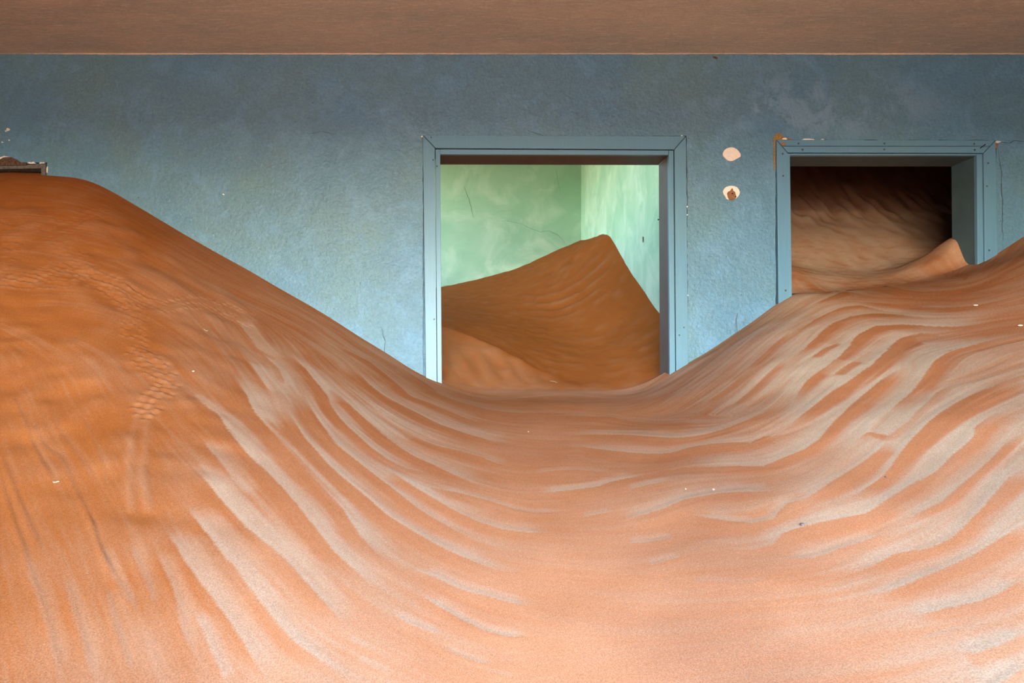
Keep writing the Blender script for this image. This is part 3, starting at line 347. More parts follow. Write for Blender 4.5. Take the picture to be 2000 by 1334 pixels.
# green room behind the middle doorway
GB, GRX, GCEIL = 6.40, 1.368, ZC+2.5
BY = WY+.145
shell('wall_green_back', M_GREEN, 'green limewashed back wall seen through the middle doorway', [('x', GX-.2, GRX+.12, -.1, GCEIL, GB, GB+.15, [])])
shell('wall_green_right', M_GREEN, 'pale green side wall at the right inside the middle doorway', [('y', BY, GB, -.1, GCEIL, GRX, GRX+.12, [])])
shell('wall_green_left', M_GREEN, 'green side wall with a window, out of view', [('y', BY, GB, -.1, GCEIL, GX, GX-.2, [(GWIN[0], GWIN[1], ZC+GWIN[2], ZC+GWIN[3])])])
shell('wall_green_front', M_GREEN, 'green inner face of the doorway wall', [('x', GX, GRX, -.1, GCEIL, BY+.012, BY+.002, [R4(849, 1317, 291), R4(-130, 88.5, 322)])])
slab('ceiling_green_room', GX-.2, GRX+.12, BY-.1, GB+.15, GCEIL, GCEIL+.15, M_CEIL, 'ceiling of the green room', 'ceiling')
# dark store behind the right doorway
SB, SRX, SCEIL = 5.0, 4.8, ZC+1.75
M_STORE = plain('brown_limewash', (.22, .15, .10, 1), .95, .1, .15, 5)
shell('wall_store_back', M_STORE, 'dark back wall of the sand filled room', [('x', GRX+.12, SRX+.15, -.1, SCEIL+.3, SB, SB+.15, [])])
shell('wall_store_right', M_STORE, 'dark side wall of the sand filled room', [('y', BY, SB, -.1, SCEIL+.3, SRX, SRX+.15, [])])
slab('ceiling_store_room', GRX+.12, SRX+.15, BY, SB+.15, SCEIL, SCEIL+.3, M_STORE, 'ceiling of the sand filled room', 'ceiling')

# ------------------------------------------------------------------ door frames
d1 = tag(empty('door_1'), 'blue wooden frame of the wide middle doorway', 'door frame', 'structure')
prism('casing_board', [(826, 266.5), (849.3, 291.2), (853.4, 775), (832.5, 775)], WY-.012, WY+.03, M_WOOD, d1)
prism('casing_board', [(827.2, 266), (1337, 267.6), (1314.6, 293.4), (850.4, 290.6)], WY-.012, WY+.03, M_WOOD, d1)
prism('casing_board', [(1338.2, 268.4), (1343, 775), (1319.6, 775), (1315.6, 294.2)], WY-.012, WY+.03, M_WOOD, d1)
prism('edge_strip', [(850.6, 292.4), (859.6, 292.4), (863.2, 775), (854.3, 775)], WY-.006, WY+.012, M_WOOD, d1)
prism('edge_strip', [(860.0, 292.2), (1304.6, 294.6), (1304.6, 303.2), (860.0, 302.2)], WY-.0055, WY+.012, M_WOOD, d1)
prism('edge_strip', [(1305.2, 295), (1314.4, 295), (1318.4, 775), (1307.6, 775)], WY-.006, WY+.012, M_WOOD, d1)
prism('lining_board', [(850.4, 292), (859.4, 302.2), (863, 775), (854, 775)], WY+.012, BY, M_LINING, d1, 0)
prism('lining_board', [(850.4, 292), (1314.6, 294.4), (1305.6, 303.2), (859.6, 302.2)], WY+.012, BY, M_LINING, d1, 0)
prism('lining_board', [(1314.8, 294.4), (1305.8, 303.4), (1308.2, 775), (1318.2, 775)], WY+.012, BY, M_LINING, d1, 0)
d2 = tag(empty('door_2'), 'blue wooden frame of the narrower right doorway', 'door frame', 'structure')
prism('casing_board', [(1514.4, 276.2), (1535.4, 300.2), (1540.2, 640), (1519.0, 640)], WY-.012, WY+.03, M_WOOD, d2)
prism('casing_board', [(1515, 275), (1939.6, 276), (1929.2, 287), (1525.6, 286.6)], WY-.012, WY+.03, M_WOOD, d2)
prism('casing_board', [(1526.4, 287.4), (1928.6, 287.8), (1917, 300.4), (1537, 299.4)], WY-.011, WY+.03, M_WOOD, d2)
prism('casing_board', [(1940.8, 276.6), (1944.8, 560), (1920.2, 560), (1917.4, 301.2)], WY-.012, WY+.03, M_WOOD, d2)
prism('edge_strip', [(1536.4, 300.6), (1541.6, 300.6), (1546.4, 640), (1541.2, 640)], WY-.006, WY+.012, M_WOOD, d2)
prism('edge_strip', [(1542, 300.4), (1905.2, 301.2), (1905.2, 304.6), (1542, 304.2)], WY-.0055, WY+.012, M_WOOD, d2)
prism('edge_strip', [(1905.8, 301.4), (1916.6, 301.4), (1919.6, 560), (1908, 560)], WY-.006, WY+.012, M_WOOD, d2)
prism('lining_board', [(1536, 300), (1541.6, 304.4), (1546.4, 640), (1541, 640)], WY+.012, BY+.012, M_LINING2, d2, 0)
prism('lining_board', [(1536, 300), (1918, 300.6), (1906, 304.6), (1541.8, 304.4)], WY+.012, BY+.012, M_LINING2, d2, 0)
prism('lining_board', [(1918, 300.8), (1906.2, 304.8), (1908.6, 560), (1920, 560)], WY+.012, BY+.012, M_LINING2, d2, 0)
for u, v in ((1557, 282), (1724, 282), (1724, 293.5), (1899, 283), (1565, 294), (1900, 294.5), (1926, 320), (1923.5, 365), (1928, 490), (1526, 302), (1527, 345), (1532, 568)):
    prism('nail_head', blob_pts(u, v, 1.9, 1.9, 9, .1), WY-.0128, WY-.010, M_CRACK, d2, 0)
prism('split', [(1910, 290.6), (1920.5, 282.6), (1921.5, 284), (1911, 292)], WY-.0126, WY-.010, M_HOLE, d2, 0)
for u, v in ((846, 314), (853.5, 326), (848, 624), (1334, 640), (1325, 655), (842, 270)):
    prism('nail_head', blob_pts(u, v, 1.4, 1.6, 8, .15), WY-.0128, WY-.010, M_CRACK, d1, 0)
M_DAB = plain('bright_blue_paint', (.13, .24, .40, 1), .5, .3, .1, 60)
prism('paint_dab', blob_pts(1657, 294, 3, 5.5, 10, .15), WY-.0122, WY-.0100, M_DAB, d2, 0)
# weathered frame at the left edge
d3 = tag(empty('door_3'), 'weathered grey wooden frame nearly buried at the left edge', 'door frame', 'structure')
prism('head_board', [(-130, 323.5), (80.5, 321), (80.5, 328.4), (-130, 332.5)], WY+.002, WY+.045, M_GREY, d3)
prism('side_post', [(81, 320), (89.4, 320), (91, 420), (82, 420)], WY-.004, WY+.06, M_GREY, d3)
prism('dark_backing', [(-130, 326), (82, 326), (82, 420), (-130, 420)], WY+.07, WY+.10, M_DARK, d3)  # added near-black sheet; paints the darkness of the open doorway
prism('broken_mortar', [(-60, 318), (-30, 306), (-8, 309), (4, 308), (12, 306.5), (22, 307), (34, 312), (41, 317), (52, 319.5), (52, 323), (-60, 325)], WY-.0035, WY+.02, M_BRICK, d3)
# losses of paint and plaster on the blue wall
def patch(name, pts, mat, lift=.0012, label=None):
    o = prism(name, pts, WY-.0028-lift, WY+.004, mat, wall_front, 0)
    if label: o['label'] = label
    return o
up = [(1411, 302), (1412.5, 297), (1415, 293), (1419, 290.3), (1424, 288.6), (1429, 288.2), (1434, 289.6), (1439, 292.5), (1443, 297), (1446, 302), (1445.5, 306.5), (1442, 308.5), (1437, 311.5), (1431, 314.6), (1426, 315.2), (1420, 313.5), (1415.5, 309), (1412.6, 306)]
patch('plaster_patch', up, M_PLASTER, label='bare pink plaster patch, upper of two beside the right doorway')
lo = [(1411.5, 374), (1414, 369), (1418, 365.5), (1423, 363.8), (1428, 363.2), (1434, 364), (1439, 366.4), (1442.6, 371), (1444.4, 376), (1443, 381), (1440, 385), (1436, 388.5), (1430, 390), (1422, 390.3), (1418, 388.4), (1415.5, 383), (1412.6, 379.5)]
pl = patch('plaster_patch', lo, M_PLASTER, label='bare pink plaster patch with a brown plug, lower of two')
o = prism('wooden_plug', [(1419, 379), (1421, 375), (1425, 373.4), (1428.5, 368.4), (1430.4, 369), (1431, 373), (1435, 376), (1436, 381), (1437.6, 385), (1435, 389), (1429, 391), (1423, 390.2), (1420.5, 386)], WY-.006, WY+.004, M_PLUG, pl, 0)
prism('plug_hole', blob_pts(1429.4, 378.6, 1.5, 1.4, 9, .1), WY-.0066, WY-.004, M_HOLE, pl, 0)
prism('plug_hole', blob_pts(1435.4, 385, 1.1, 1.6, 9, .1), WY-.0066, WY-.004, M_HOLE, pl, 0)
patch('stain', [(1508, 276), (1511, 268), (1514, 263), (1519, 260.5), (1525, 262), (1528, 266), (1533, 269.5), (1545, 272), (1550, 273.4), (1530, 273.8), (1513, 274)], M_RUST, .0004)
patch('stain', [(1509.5, 276), (1513.4, 275.4), (1513.8, 300), (1514.2, 330), (1512.2, 334), (1510.6, 318), (1510.5, 290)], M_RUST, .0004)
prism('stain', [(1520.5, 283), (1525, 280.5), (1529, 279.4), (1530, 283), (1533, 286.2), (1526.5, 286.6)], WY-.0126, WY-.010, M_RUST, d2, 0)
patch('chip', [(1526, 272.6), (1529, 270), (1534, 269.4), (1537, 272.2), (1534, 273.6)], M_CHIP, .0014)
patch('chip', [(1566, 273), (1570, 271.4), (1580, 271.3), (1589, 272.4), (1590, 273.8), (1567, 273.9)], M_CHIP, .0014)
patch('chip', [(1602, 273.6), (1604, 271.8), (1608, 272), (1608.6, 273.8)], M_CHIP, .0014)
patch('chip', [(1941.5, 277), (1946, 275.6), (1951, 276.2), (1955, 277.2), (1951, 278.8), (1947, 280), (1942, 279)], M_CHIP, .0014)
patch('loss', [(1941, 279), (1947, 279), (1948.5, 283), (1946.5, 291), (1943.5, 290), (1941.4, 286)], M_PLUG, .001)
patch('loss', [(1392, 110.5), (1397, 111.5), (1402, 114), (1398, 115.6), (1393, 113)], M_BRICK, .001)
for u, v, r in ((17, 253.5, 3.2), (12.4, 256.6, 1.8), (18.8, 274.2, 1.5), (5.2, 278.4, 1.4), (437, 380, 1.6), (1331, 265.5, 1.8), (1335, 268, 1.6), (1341.5, 404, 1.5), (1341.8, 420, 1.3), (1342.2, 577, 1.6), (824.4, 267, 1.8)):
    patch('chip', blob_pts(u, v, r*1.1, r*.85, 9, .25), M_CHIP, .0016)
patch('chip', [(54, 319), (58, 316.8), (62, 318), (66, 316), (69, 318.6), (72, 319.8), (60, 320.2)], M_CHIP, .0016)
patch('chip', [(77, 319.4), (80, 317.6), (88, 317.6), (89, 319.2), (79, 320)], M_CHIP, .0016)
patch('chip', [(91.5, 330), (93, 325.4), (94.4, 327), (93.6, 338), (91.6, 337.6)], M_CHIP, .0016)
patch('chip', [(-2, 311), (3, 307.4), (10, 305), (12, 305.8), (22, 307), (12, 307.6), (6, 308.6), (0, 312.4)], M_CHIP, .0026)
on_wall = lambda u, v, l: (pix_x(u), WY-.0030-l, pix_z(v))
for pts, w in (([(1951, 277), (1968, 279), (1980, 276), (2005, 277)], 1.6), ([(1948, 292), (1955, 330), (1957, 400), (1958, 470)], 1.2), ([(1031, 256), (1050, 262), (1062, 266)], 1.0),
               ([(745, 640), (752, 668), (750, 690)], 1.2), ([(1340, 300), (1342, 380), (1341, 470), (1343, 600)], 1.5), ([(600, 262), (630, 258), (660, 264)], .8)):
    ribbon('crack', pts, w, M_CRACK, wall_front, on_wall)
gb = bpy.data.objects['wall_green_back']; gr = bpy.data.objects['wall_green_right']
on_green = lambda u, v, l: ((u-850)/1333.33*GB, GB-.0015-l, ZC+(758-v)/1333.33*GB)
for pts, w in (([(907, 366), (916, 390), (921, 410), (924, 425)], .9), ([(968, 430), (1000, 433), (1020, 438), (1040, 447), (1055, 453), (1073, 450), (1090, 460), (1100, 472), (1108, 482)], .8), ([(1085, 330), (1090, 350), (1094, 380)], .6)):
    ribbon('crack', pts, w, M_GCRACK, gb, on_green)
def on_right(u, v, l):
    d = GRX*1333.33/(u-850); return (GRX-.001-l, d, ZC+(758-v)/1333.33*d)
bm = bmesh.new(); a = [bm.verts.new(on_right(u, v, l)) for u, v, l in ((1255, 462, 0), (1257.6, 463, .004), (1257.4, 474, .004), (1255.4, 473, 0))]
bm.faces.new(a); bmesh.ops.solidify(bm, geom=bm.faces[:], thickness=.004); obj('rust_mark', bm, M_PLUG, gr)
bm = bmesh.new(); a = [bm.verts.new(on_right(1286.6+1.6*math.cos(t), 429+1.5*math.sin(t), .001)) for t in np.linspace(0, 2*math.pi, 9)[:-1]]
bm.faces.new(a); bmesh.ops.solidify(bm, geom=bm.faces[:], thickness=.004); obj('nail_hole', bm, M_HOLE, gr)

# ------------------------------------------------------------------ sand
def tps_fit(pts, reg=1e-4):
    Q = np.array(pts); P, z = Q[:, :2], Q[:, 2]; n = len(P)
    r = np.linalg.norm(P[:, None]-P[None], axis=2)
    A = np.zeros((n+3, n+3)); A[:n, :n] = r**2*np.log(r+1e-9)+reg*np.eye(n)
    A[:n, n] = 1; A[:n, n+1:] = P; A[n, :n] = 1; A[n+1:, :n] = P.T
    w = np.linalg.solve(A, np.concatenate([z, np.zeros(3)]))
    def f(X, Y):
        out = w[n]+w[n+1]*X+w[n+2]*Y
        for i in range(n):
            r2 = (X-P[i, 0])**2+(Y-P[i, 1])**2+1e-12
            out = out+w[i]*.5*r2*np.log(r2)
        return out
    return f
def smooth(e0, e1, x):
    t = np.clip((x-e0)/(e1-e0), 0, 1); return t*t*(3-2*t)
def vnoise(shape, cells, seed):
    """smooth value noise on a grid"""
    r = np.random.default_rng(seed).standard_normal((cells[0]+3, cells[1]+3))
    u = np.linspace(0, cells[0], shape[0]); v = np.linspace(0, cells[1], shape[1])
    i = u.astype(int); j = v.astype(int); fu = (u-i)[:, None]; fv = (v-j)[None]
    fu = fu*fu*(3-2*fu); fv = fv*fv*(3-2*fv)
    g = lambda a, b: r[np.ix_(i+a, j+b)]
    return (g(0, 0)*(1-fu)+g(1, 0)*fu)*(1-fv)+(g(0, 1)*(1-fu)+g(1, 1)*fu)*fv
def wnoise(X, Y, cell, seed):
    """smooth value noise over the plan, cell size in metres"""
    u = X/cell+200; v = Y/cell+200; i = np.floor(u).astype(int); j = np.floor(v).astype(int)
    r = np.random.default_rng(seed).standard_normal((512, 512)); fu = u-i; fv = v-j
    fu = fu*fu*(3-2*fu); fv = fv*fv*(3-2*fv)
    g = lambda a, b: r[(i+a) % 512, (j+b) % 512]
    return (g(0, 0)*(1-fu)+g(1, 0)*fu)*(1-fv)+(g(0, 1)*(1-fu)+g(1, 1)*fu)*fv
front_h = tps_fit(SAND_POINTS)
def coarse_eval(f, xs, ys, step=3):
    """evaluate a smooth field on a thinned grid and interpolate"""
    ix = np.unique(np.r_[np.arange(0, len(xs), step), len(xs)-1]); iy = np.unique(np.r_[np.arange(0, len(ys), step), len(ys)-1])
    X, Y = np.meshgrid(xs[ix], ys[iy]); Z = f(X, Y)
    T = np.empty((len(iy), len(xs)))
    for k in range(len(iy)): T[k] = np.interp(xs, xs[ix], Z[k])
    O = np.empty((len(ys), len(xs)))
    t = np.interp(np.arange(len(ys)), iy, np.arange(len(iy))); a = np.minimum(t.astype(int), len(iy)-2); fr = (t-a)[:, None]
    return T[a]*(1-fr)+T[a+1]*fr
def grid_object(name, xs, ys, Z, attrs, label, keep=None):
    ny, nx = Z.shape; X, Y = np.meshgrid(xs, ys)
    co = np.stack([X, Y, Z+ZC], -1).reshape(-1, 3).astype(np.float32)
    idx = np.arange(ny*nx).reshape(ny, nx)
    q = np.stack([idx[:-1, :-1], idx[:-1, 1:], idx[1:, 1:], idx[1:, :-1]], -1).reshape(-1, 4)
    if keep is not None: q = q[keep((X[:-1, :-1]+X[:-1, 1:])/2, (Y[:-1, :-1]+Y[1:, :-1])/2).ravel()]
    me = bpy.data.meshes.new(name)
    me.vertices.add(len(co)); me.vertices.foreach_set('co', co.ravel())
    me.loops.add(q.size); me.loops.foreach_set('vertex_index', q.ravel().astype(np.int32))
    me.polygons.add(len(q)); me.polygons.foreach_set('loop_start', np.arange(0, q.size, 4, dtype=np.int32))
    me.polygons.foreach_set('use_smooth', np.ones(len(q), bool))
    me.update(calc_edges=True)
    for k, a in attrs.items():
        at = me.attributes.new(k, 'FLOAT', 'POINT'); at.data.foreach_set('value', a.ravel().astype(np.float32))
    me.materials.append(M_SAND)
    o = bpy.data.objects.new(name, me); col.objects.link(o)
    return tag(o, label, 'sand', 'stuff')
def in_door(x):
    return ((x > pix_x(851)) & (x < pix_x(1318))) | ((x > pix_x(1537)) & (x < pix_x(1919))) | (x < pix_x(88))
def flow_field(xs, ys, lines, guides):
    """direction of the streaks over the plan, blended from the traced ripple crests"""
    pts, dirs = [], []
    for row in lines:
        a = np.array(row, float)[:, :2]/1000
        m = (a[1:]+a[:-1])/2; t = a[1:]-a[:-1]
        pts.append(m); dirs.append(np.arctan2(t[:, 1], t[:, 0])*2)
    pts = np.vstack(pts); dirs = np.concatenate(dirs)
    cx = np.linspace(xs[0], xs[-1], 130); cy = np.linspace(ys[0], ys[-1], 70)
    X, Y = np.meshgrid(cx, cy); C = np.zeros_like(X); S = np.zeros_like(X)
    for (px, py), d in zip(pts, dirs):
        w = 1/((X-px)**2+(Y-py)**2+.0012)**1.6
        C += w*math.cos(d); S += w*math.sin(d)
    A = lambda F: np.array([np.interp(xs, cx, F[k]) for k in range(len(cy))])
    def up(F):
        T = A(F); t = np.interp(ys, cy, np.arange(len(cy))); a = np.minimum(t.astype(int), len(cy)-2); fr = (t-a)[:, None]
        return T[a]*(1-fr)+T[a+1]*fr
    th = .5*np.arctan2(up(S), up(C))
    return np.cos(th), np.sin(th)
def lic(dx, dy, src, n):
    ny, nx = src.shape; J, I = np.meshgrid(np.arange(nx), np.arange(ny)); acc = src.copy(); tot = 1.0
    for sgn in (1, -1):
        px = J.astype(float); py = I.astype(float); lx, ly = dx*sgn, dy*sgn
        for k in range(n):
            px = px+lx; py = py+ly
            a = np.clip(np.rint(py), 0, ny-1).astype(int); b = np.clip(np.rint(px), 0, nx-1).astype(int)
            nxd, nyd = dx[a, b], dy[a, b]; flip = np.where(nxd*lx+nyd*ly < 0, -1, 1)
            lx, ly = nxd*flip, nyd*flip
            wgt = .5+.5*math.cos(math.pi*(k+1)/(n+1)); acc += src[a, b]*wgt; tot += wgt
    acc -= acc.mean(); return acc/acc.std()
def apply_ripples(xs, ys, pale, H, rip, rag):
    for sp, so, hmm, row in rip:
        a = np.array(row, float)/1000; sp /= 100/(.82 if row[0][0] < -150 else 1); so /= 100
        mx = a[:, 2:].max()*1.4+.02
        j0, j1 = np.searchsorted(xs, [a[:, 0].min()-mx, a[:, 0].max()+mx]); i0, i1 = np.searchsorted(ys, [a[:, 1].min()-mx, a[:, 1].max()+mx])
        if i1-i0 < 2 or j1-j0 < 2: continue
        X, Y = np.meshgrid(xs[j0:j1], ys[i0:i1]); best = np.full(X.shape, 1e9); sd = np.zeros_like(X); T = np.zeros_like(X); WP = np.ones_like(X); WO = np.ones_like(X)
        L = np.r_[0, np.cumsum(np.hypot(*(a[1:, :2]-a[:-1, :2]).T))]; L /= L[-1]
        for k in range(len(a)-1):
            p, q = a[k, :2], a[k+1, :2]; e = q-p; ee = e@e
            if ee < 1e-9: continue
            t = np.clip(((X-p[0])*e[0]+(Y-p[1])*e[1])/ee, 0, 1)
            ddx, ddy = X-p[0]-t*e[0], Y-p[1]-t*e[1]; d = np.hypot(ddx, ddy); m = d < best
            best = np.where(m, d, best); sgn = np.sign(e[0]*ddy-e[1]*ddx)
            sd = np.where(m, d*sgn, sd); T = np.where(m, L[k]+(L[k+1]-L[k])*t, T)
            WP = np.where(m, a[k, 2]+(a[k+1, 2]-a[k, 2])*t, WP); WO = np.where(m, a[k, 3]+(a[k+1, 3]-a[k, 3])*t, WO)
        rg = rag[i0:i1, j0:j1]
        end = smooth(0, .22, T)*smooth(0, .22, 1-T); end = np.clip(end*1.15+.0, 0, 1)
        endc = np.clip(end+.25*rg*(1-end)*(end > .02), 0, 1)
        tp = .2+.8*np.sqrt(end); WP = WP*tp; WO = WO*tp
        s = sd+np.minimum(WP, WO)*.06*rg
        far = (1-np.clip(s/(WP*(1+.18*rg)+1e-4), 0, 1))**.9
        far = np.where(s > 0, far, 0)
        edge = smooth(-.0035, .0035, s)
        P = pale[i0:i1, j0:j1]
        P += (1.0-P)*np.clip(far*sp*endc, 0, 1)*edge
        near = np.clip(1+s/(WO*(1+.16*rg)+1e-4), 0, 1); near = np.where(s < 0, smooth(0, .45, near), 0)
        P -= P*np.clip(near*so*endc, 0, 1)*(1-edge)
        Hs = hmm*.00018*end*(1-.45*float(a[:, 0].mean() > .75))
        prof = np.where(sd <= 0, smooth(0, 1, 1+sd/(WO*1.1)), np.exp(-(sd/(WP*.22+1e-4))**1.3)-.55*np.exp(-((sd-WP*.45)/(WP*.3+1e-4))**2)*smooth(0, 1, sd/(WP*.4+1e-4)))
        H[i0:i1, j0:j1] += Hs*prof*np.where(best < mx, 1, 0)
# --- main drift in the blue room
def stepped(a, b, f):
    out = [a]
    while out[-1] < b: out.append(out[-1]+f(out[-1]))
    return np.array(out)
xs = stepped(LX+.004, RX-.006, lambda x: .0036+.0034*float(smooth(1.15, 1.5, abs(x))))
fy = stepped(.6, WY+.068, lambda y: .0023+.0016*y)
ys = np.r_[np.linspace(REAR_Y+.02, .56, 40), fy]
k0 = 40
base = np.vstack([np.array([np.interp(xs, xs[::8], r) for r in front_h(*np.meshgrid(xs[::8], ys[:k0]))]), coarse_eval(front_h, xs, fy, 4)])
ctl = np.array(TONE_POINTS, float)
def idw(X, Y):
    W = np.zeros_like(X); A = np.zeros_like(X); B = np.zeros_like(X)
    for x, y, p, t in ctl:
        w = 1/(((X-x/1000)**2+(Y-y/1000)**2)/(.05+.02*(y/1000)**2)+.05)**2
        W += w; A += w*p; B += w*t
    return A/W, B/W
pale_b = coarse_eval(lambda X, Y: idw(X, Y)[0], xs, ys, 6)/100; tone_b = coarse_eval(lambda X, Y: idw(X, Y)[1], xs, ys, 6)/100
hx = np.gradient(xs)[None]; hy = np.gradient(fy)[:, None]
dx, dy = flow_field(xs, fy, [r[3] for r in RIPPLES]+FLOW_GUIDES, None)
dx = dx/hx*.0050; dy = dy/hy*.0050
X, Y = np.meshgrid(xs, fy)
w1 = rng.standard_normal(X.shape)
fine = lic(dx, dy, w1, 20)
broad = lic(dx, dy, wnoise(X, Y, .017, 3), 34)
broader = lic(dx, dy, wnoise(X, Y, .045, 8), 40)
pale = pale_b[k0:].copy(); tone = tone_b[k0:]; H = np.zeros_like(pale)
leftpile = smooth(-.15, -.75, X+.25*(Y-1.5))
streakiness = (.22+.78*smooth(.02, .35, pale))*(1-.45*leftpile)
pale = np.clip(pale+streakiness*(.05*fine+.08*broad+.07*broader), 0, 1)
H += streakiness*(.00015*fine+.00025*broad+.0004*broader)*(1-.5*leftpile)*smooth(.9, 2.0, Y)
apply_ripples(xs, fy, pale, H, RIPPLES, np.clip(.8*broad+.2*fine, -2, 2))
pale = np.clip(pale+.03*fine, 0, 1)
# lumps and slumps on the tall left pile
lump = wnoise(X, Y, .10, 21)+.6*wnoise(X, Y, .05, 22)
H += leftpile*.0032*lump*smooth(3.2, 2.7, Y)*smooth(1.0, 1.6, Y); pale = np.clip(pale+leftpile*.025*np.clip(lump, -.5, 2), 0, 1)
# animal tracks: little pits with a pushed-up rim
for tx, ty in TRACKS:
    tx /= 1000; ty /= 1000
    j0, j1 = np.searchsorted(xs, [tx-.026, tx+.026]); i0, i1 = np.searchsorted(fy, [ty-.034, ty+.026]); sl = np.s_[i0:i1, j0:j1]
    xx, yy = X[sl]-tx, Y[sl]-ty; sg = .0058
    H[sl] += -.0046*np.exp(-(xx**2+yy**2)/(2*sg**2))+.0036*np.exp(-(xx**2+(yy+.0115)**2)/(2*sg**2))
    pale[sl] = np.clip(pale[sl]+.09*np.exp(-(xx**2+(yy+.011)**2)/(2*sg**2)), 0, 1)
for line in FURROWS:
    a = np.array(line)/1000.
    for (p, q) in zip(a[:-1], a[1:]):
        for t in np.linspace(0, 1, 6)[:-1]:
            c = p+(q-p)*t; j0, j1 = np.searchsorted(xs, [c[0]-.03, c[0]+.03]); i0, i1 = np.searchsorted(fy, [c[1]-.03, c[1]+.03]); sl = np.s_[i0:i1, j0:j1]
            g = np.exp(-((X[sl]-c[0])**2+(Y[sl]-c[1])**2)/(2*.007**2)); H[sl] += .0008*g; pale[sl] = np.clip(pale[sl]+.04*g, 0, 1)
H *= smooth(WY+.06, WY-.05, Y)
Zf = base.copy(); Zf[k0:] += H
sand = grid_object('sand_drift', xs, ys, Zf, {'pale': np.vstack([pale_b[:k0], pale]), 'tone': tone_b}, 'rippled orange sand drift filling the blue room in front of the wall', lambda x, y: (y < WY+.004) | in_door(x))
def ground_z(x, y):
    j = int(np.clip(np.searchsorted(xs, x), 0, len(xs)-1)); i = int(np.clip(np.searchsorted(ys, y), 0, len(ys)-1)); return Zf[i, j]+ZC
# --- drift in the green room
gs = .012
gx = np.linspace(GX+.004, GRX+.001, 272); gy = np.linspace(WY+.05, GB+.001, 255); gs = gx[1]-gx[0]; gsy = gy[1]-gy[0]
X, Y = np.meshgrid(gx, gy)
fh = front_h(X, Y)
gh = tps_fit(GREEN_POINTS, 5e-5)(X, Y)
k = smooth(WY+.03, WY+.20, Y); Z = fh*(1-k)+gh*k
# small drift by the left jamb: crest with a steeper face toward the door
cx = np.clip((X-.03)/(.66-.03), -1, 1.2); yc = 4.06-.40*cx; face = .33-.29*cx-(yc-Y)*.72
ridge = .034*np.exp(-np.abs(Y-yc)/.10)*smooth(1.25, .5, cx)*smooth(-1, 0, cx+.8)
Z += .8*ridge
g_ = vnoise(X.shape, (len(gy)//5, len(gx)//5), 31); g2_ = vnoise(X.shape, (len(gy)//2, len(gx)//2), 32)
# curved wind ripples high on the slope
ang = np.hypot(X-1.12, (Y-5.55)*1.0); rp = np.sin(ang*2*math.pi/.115+.5*g_*.3)
msk = np.exp(-((ang-.58)/.22)**2)*smooth(.55, .85, X)*smooth(5.5,5.2,Y)*smooth(GRX, GRX-.15, X)
Z += .0055*rp*msk+.0016*g_+.0006*g2_
Z += .006*np.sin((X*2.2+Y*.7)*2*math.pi/.26+g_*.6)*np.exp(-((Y-3.68)/.13)**2)*smooth(.75, .3, X)
Z += .03*np.exp(-((X-1.05)**2+(Y-5.5)**2)/(2*.10**2))*vnoise(X.shape, (len(gy)//7, len(gx)//7), 35)*.5
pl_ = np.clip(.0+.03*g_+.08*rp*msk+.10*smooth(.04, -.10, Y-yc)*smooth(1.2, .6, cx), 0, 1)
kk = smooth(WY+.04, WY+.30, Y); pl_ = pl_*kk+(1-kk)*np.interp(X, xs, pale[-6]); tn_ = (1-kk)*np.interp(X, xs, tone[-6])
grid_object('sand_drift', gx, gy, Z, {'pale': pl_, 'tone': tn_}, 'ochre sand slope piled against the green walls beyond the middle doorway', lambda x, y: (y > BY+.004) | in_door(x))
def green_z(x, y):
    return Z_green[int(np.clip((y-gy[0])/gsy, 0, len(gy)-1)), int(np.clip((x-gx[0])/gs, 0, len(gx)-1))]+ZC
Z_green = Z
# --- drift filling the dark store
bx_ = np.arange(GRX+.125, SRX-.003, gs); by_ = np.arange(WY+.05, SB-.002, gs)
X, Y = np.meshgrid(bx_, by_)
fh = front_h(X, Y); bh = tps_fit(BROWN_POINTS, 2e-4)(X, Y)
k = smooth(WY+.04, WY+.13+.20*smooth(2.55, 2.30, X), Y); Z = fh*(1-k)+bh*k
b1 = vnoise(X.shape, (len(by_)//6, len(bx_)//4), 41); b2 = vnoise(X.shape, (len(by_)//14, len(bx_)//3), 42)
Z += .004*b1*smooth(4.0, 4.3, Y)+.020*b2*np.exp(-((Y-4.42)/.16)**2)+.002*b1
Z = np.minimum(Z, SCEIL-ZC-.004)
kk = smooth(WY+.04, WY+.40, Y)
b3 = wnoise(X, Y*4+X, .06, 44); b4 = wnoise(X, Y*5, .03, 45)
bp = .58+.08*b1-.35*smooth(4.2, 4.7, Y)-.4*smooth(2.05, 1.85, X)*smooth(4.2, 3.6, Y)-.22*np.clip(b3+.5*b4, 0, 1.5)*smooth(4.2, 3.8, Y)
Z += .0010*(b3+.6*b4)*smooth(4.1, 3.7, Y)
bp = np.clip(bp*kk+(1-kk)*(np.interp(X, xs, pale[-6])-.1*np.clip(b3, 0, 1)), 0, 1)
grid_object('sand_drift', bx_, by_, Z, {'pale': bp, 'tone': .25*kk+(1-kk)*np.interp(X, xs, tone[-6])}, 'shadowed brown sand slope filling the right doorway up to its head', lambda x, y: (y > BY+.004) | in_door(x))

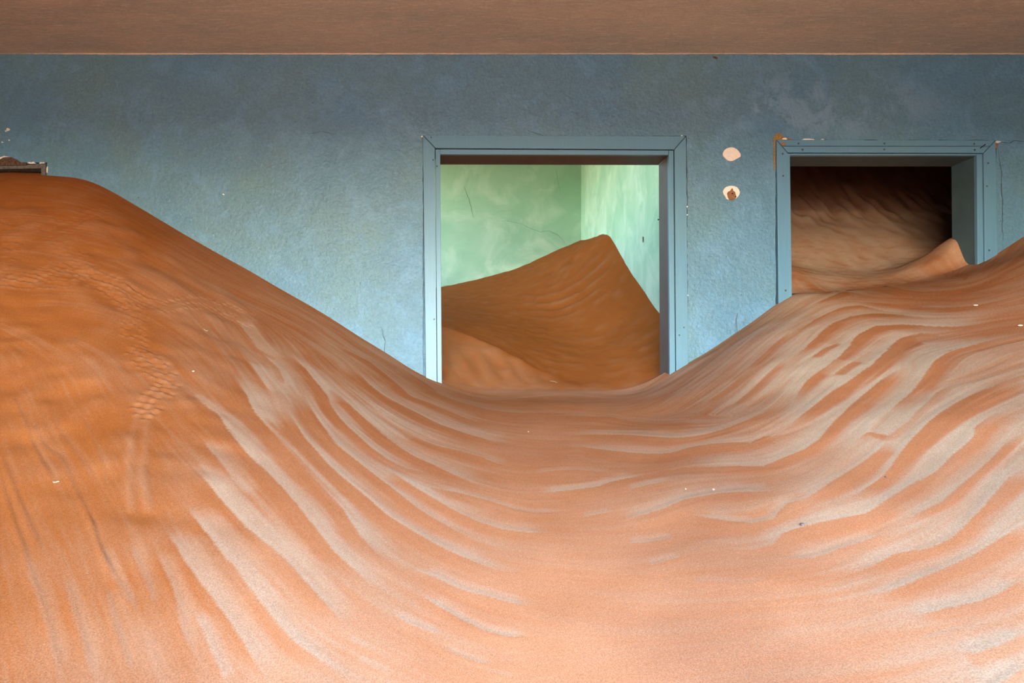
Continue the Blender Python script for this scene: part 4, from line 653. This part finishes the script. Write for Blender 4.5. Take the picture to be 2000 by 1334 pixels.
# ------------------------------------------------------------------ small things on the sand
def at(key, lift=0):
    x, y = SPOTS[key]; x /= 1000; y /= 1000
    return x, y, ground_z(x, y)+lift
def twig(name, key, length, r, ang, mat, label, cat):
    x, y, z = at(key, r*.8); d = np.array((math.cos(ang), math.sin(ang)*.6, math.sin(ang)*.2))*length
    pts = []
    for t in (-.5, -.25, 0, .25, .5):
        px, py = x+d[0]*t, y+d[1]*t
        pts.append((px, py+.0015*math.sin(t*9), max(ground_z(px, py)+r*.7, z+d[2]*t*.3)))
    return tag(tube(name, pts, [r*.6, r, r*.85, r, r*.5], mat), label, cat)
def pebble(name, key, r, mat, label, cat, sq=(1, 1, .7)):
    x, y, z = at(key, r*.35)
    bm = bmesh.new(); bmesh.ops.create_icosphere(bm, subdivisions=2, radius=r)
    for v in bm.verts:
        f = 1+random.uniform(-.16, .16); v.co = (x+v.co.x*f*sq[0], y+v.co.y*f*sq[1], z+v.co.z*f*sq[2])
    return tag(obj(name, bm, mat, None, True), label, cat)
twig('twig', 'twig_left', .014, .0013, .5, M_STRAW, 'short pale bent twig on the lower left slope', 'twig')
twig('straw', 'chip_b', .020, .0012, -.4, M_STRAW, 'tan straw bit on the left slope below the track', 'straw')
pebble('pebble', 'pebble', .0042, M_STONE, 'small purple grey stone on the pale ripple lower right', 'pebble')
pebble('pebble', 'seed', .0022, M_STONE, 'tiny dark stone beside the grey band on the right slope', 'pebble')
pebble('pebble', 'peb2', .0030, M_STONE, 'tiny dark stone on the flat sand before the middle doorway', 'pebble')
pebble('shell_flake', 'flake_a', .0085, M_SHELL, 'white flake on the sand bowl under the right doorway', 'flake', (1, .5, .25))
pebble('shell_flake', 'flake_b', .0085, M_SHELL, 'white flake at the right edge of the picture', 'flake', (1, .6, .3))
pebble('shell_flake', 'chip_a', .0026, M_SHELL, 'white chip on the pale ripple at lower middle right', 'flake', (1, .8, .6))
pebble('shell_flake', 'chip_d', .0018, M_SHELL, 'tiny white chip left of the larger chip on the ripple', 'flake', (1, .8, .6))
pebble('shell_flake', 'chip_e', .0022, M_SHELL, 'tiny white chip on the sand before the middle doorway', 'flake', (1, .8, .6))
pebble('shell_flake', 'chip_c', .0040, M_STRAW, 'small tan clod on the left pile beside the animal track', 'flake', (1, .8, .6))
sx0, sz0 = pix_x(1435), pix_z(652)
tag(tube('grass_stem', [(sx0, WY-.035, sz0-.03), (sx0+.001, WY-.022, pix_z(640)), (sx0+.004, WY-.010, pix_z(625)), (pix_x(1439.5), WY-.006, pix_z(612))], [.0014, .0013, .0011, .0006], M_STEM), 'thin dry stem standing in the sand against the blue wall', 'grass stem')
a_, b_ = (.605, 3.60), (.64, 3.585)
tag(tube('straw', [(a_[0], a_[1], green_z(*a_)+.004), ((a_[0]+b_[0])/2, (a_[1]+b_[1])/2, green_z((a_[0]+b_[0])/2, (a_[1]+b_[1])/2)+.0045), (b_[0], b_[1], green_z(*b_)+.003)], [.001, .0013, .0008], M_STRAW), 'pale straw lying on the sand just inside the middle doorway', 'straw')

# ------------------------------------------------------------------ the desert outside the windows
bm = bmesh.new()
def quad(x0, x1, y0, y1, z):
    vs = [bm.verts.new(p) for p in ((x0, y0, z), (x1, y0, z), (x1, y1, z), (x0, y1, z))]; bm.faces.new(vs)
quad(-60, 60, -60, REAR_Y-.2, ZC-.70); quad(-60, LX-.15, REAR_Y-.2, 60, ZC-.70)
tag(obj('desert_ground', bm, M_GROUND), 'sunlit sand outside the house windows', 'ground', 'structure')
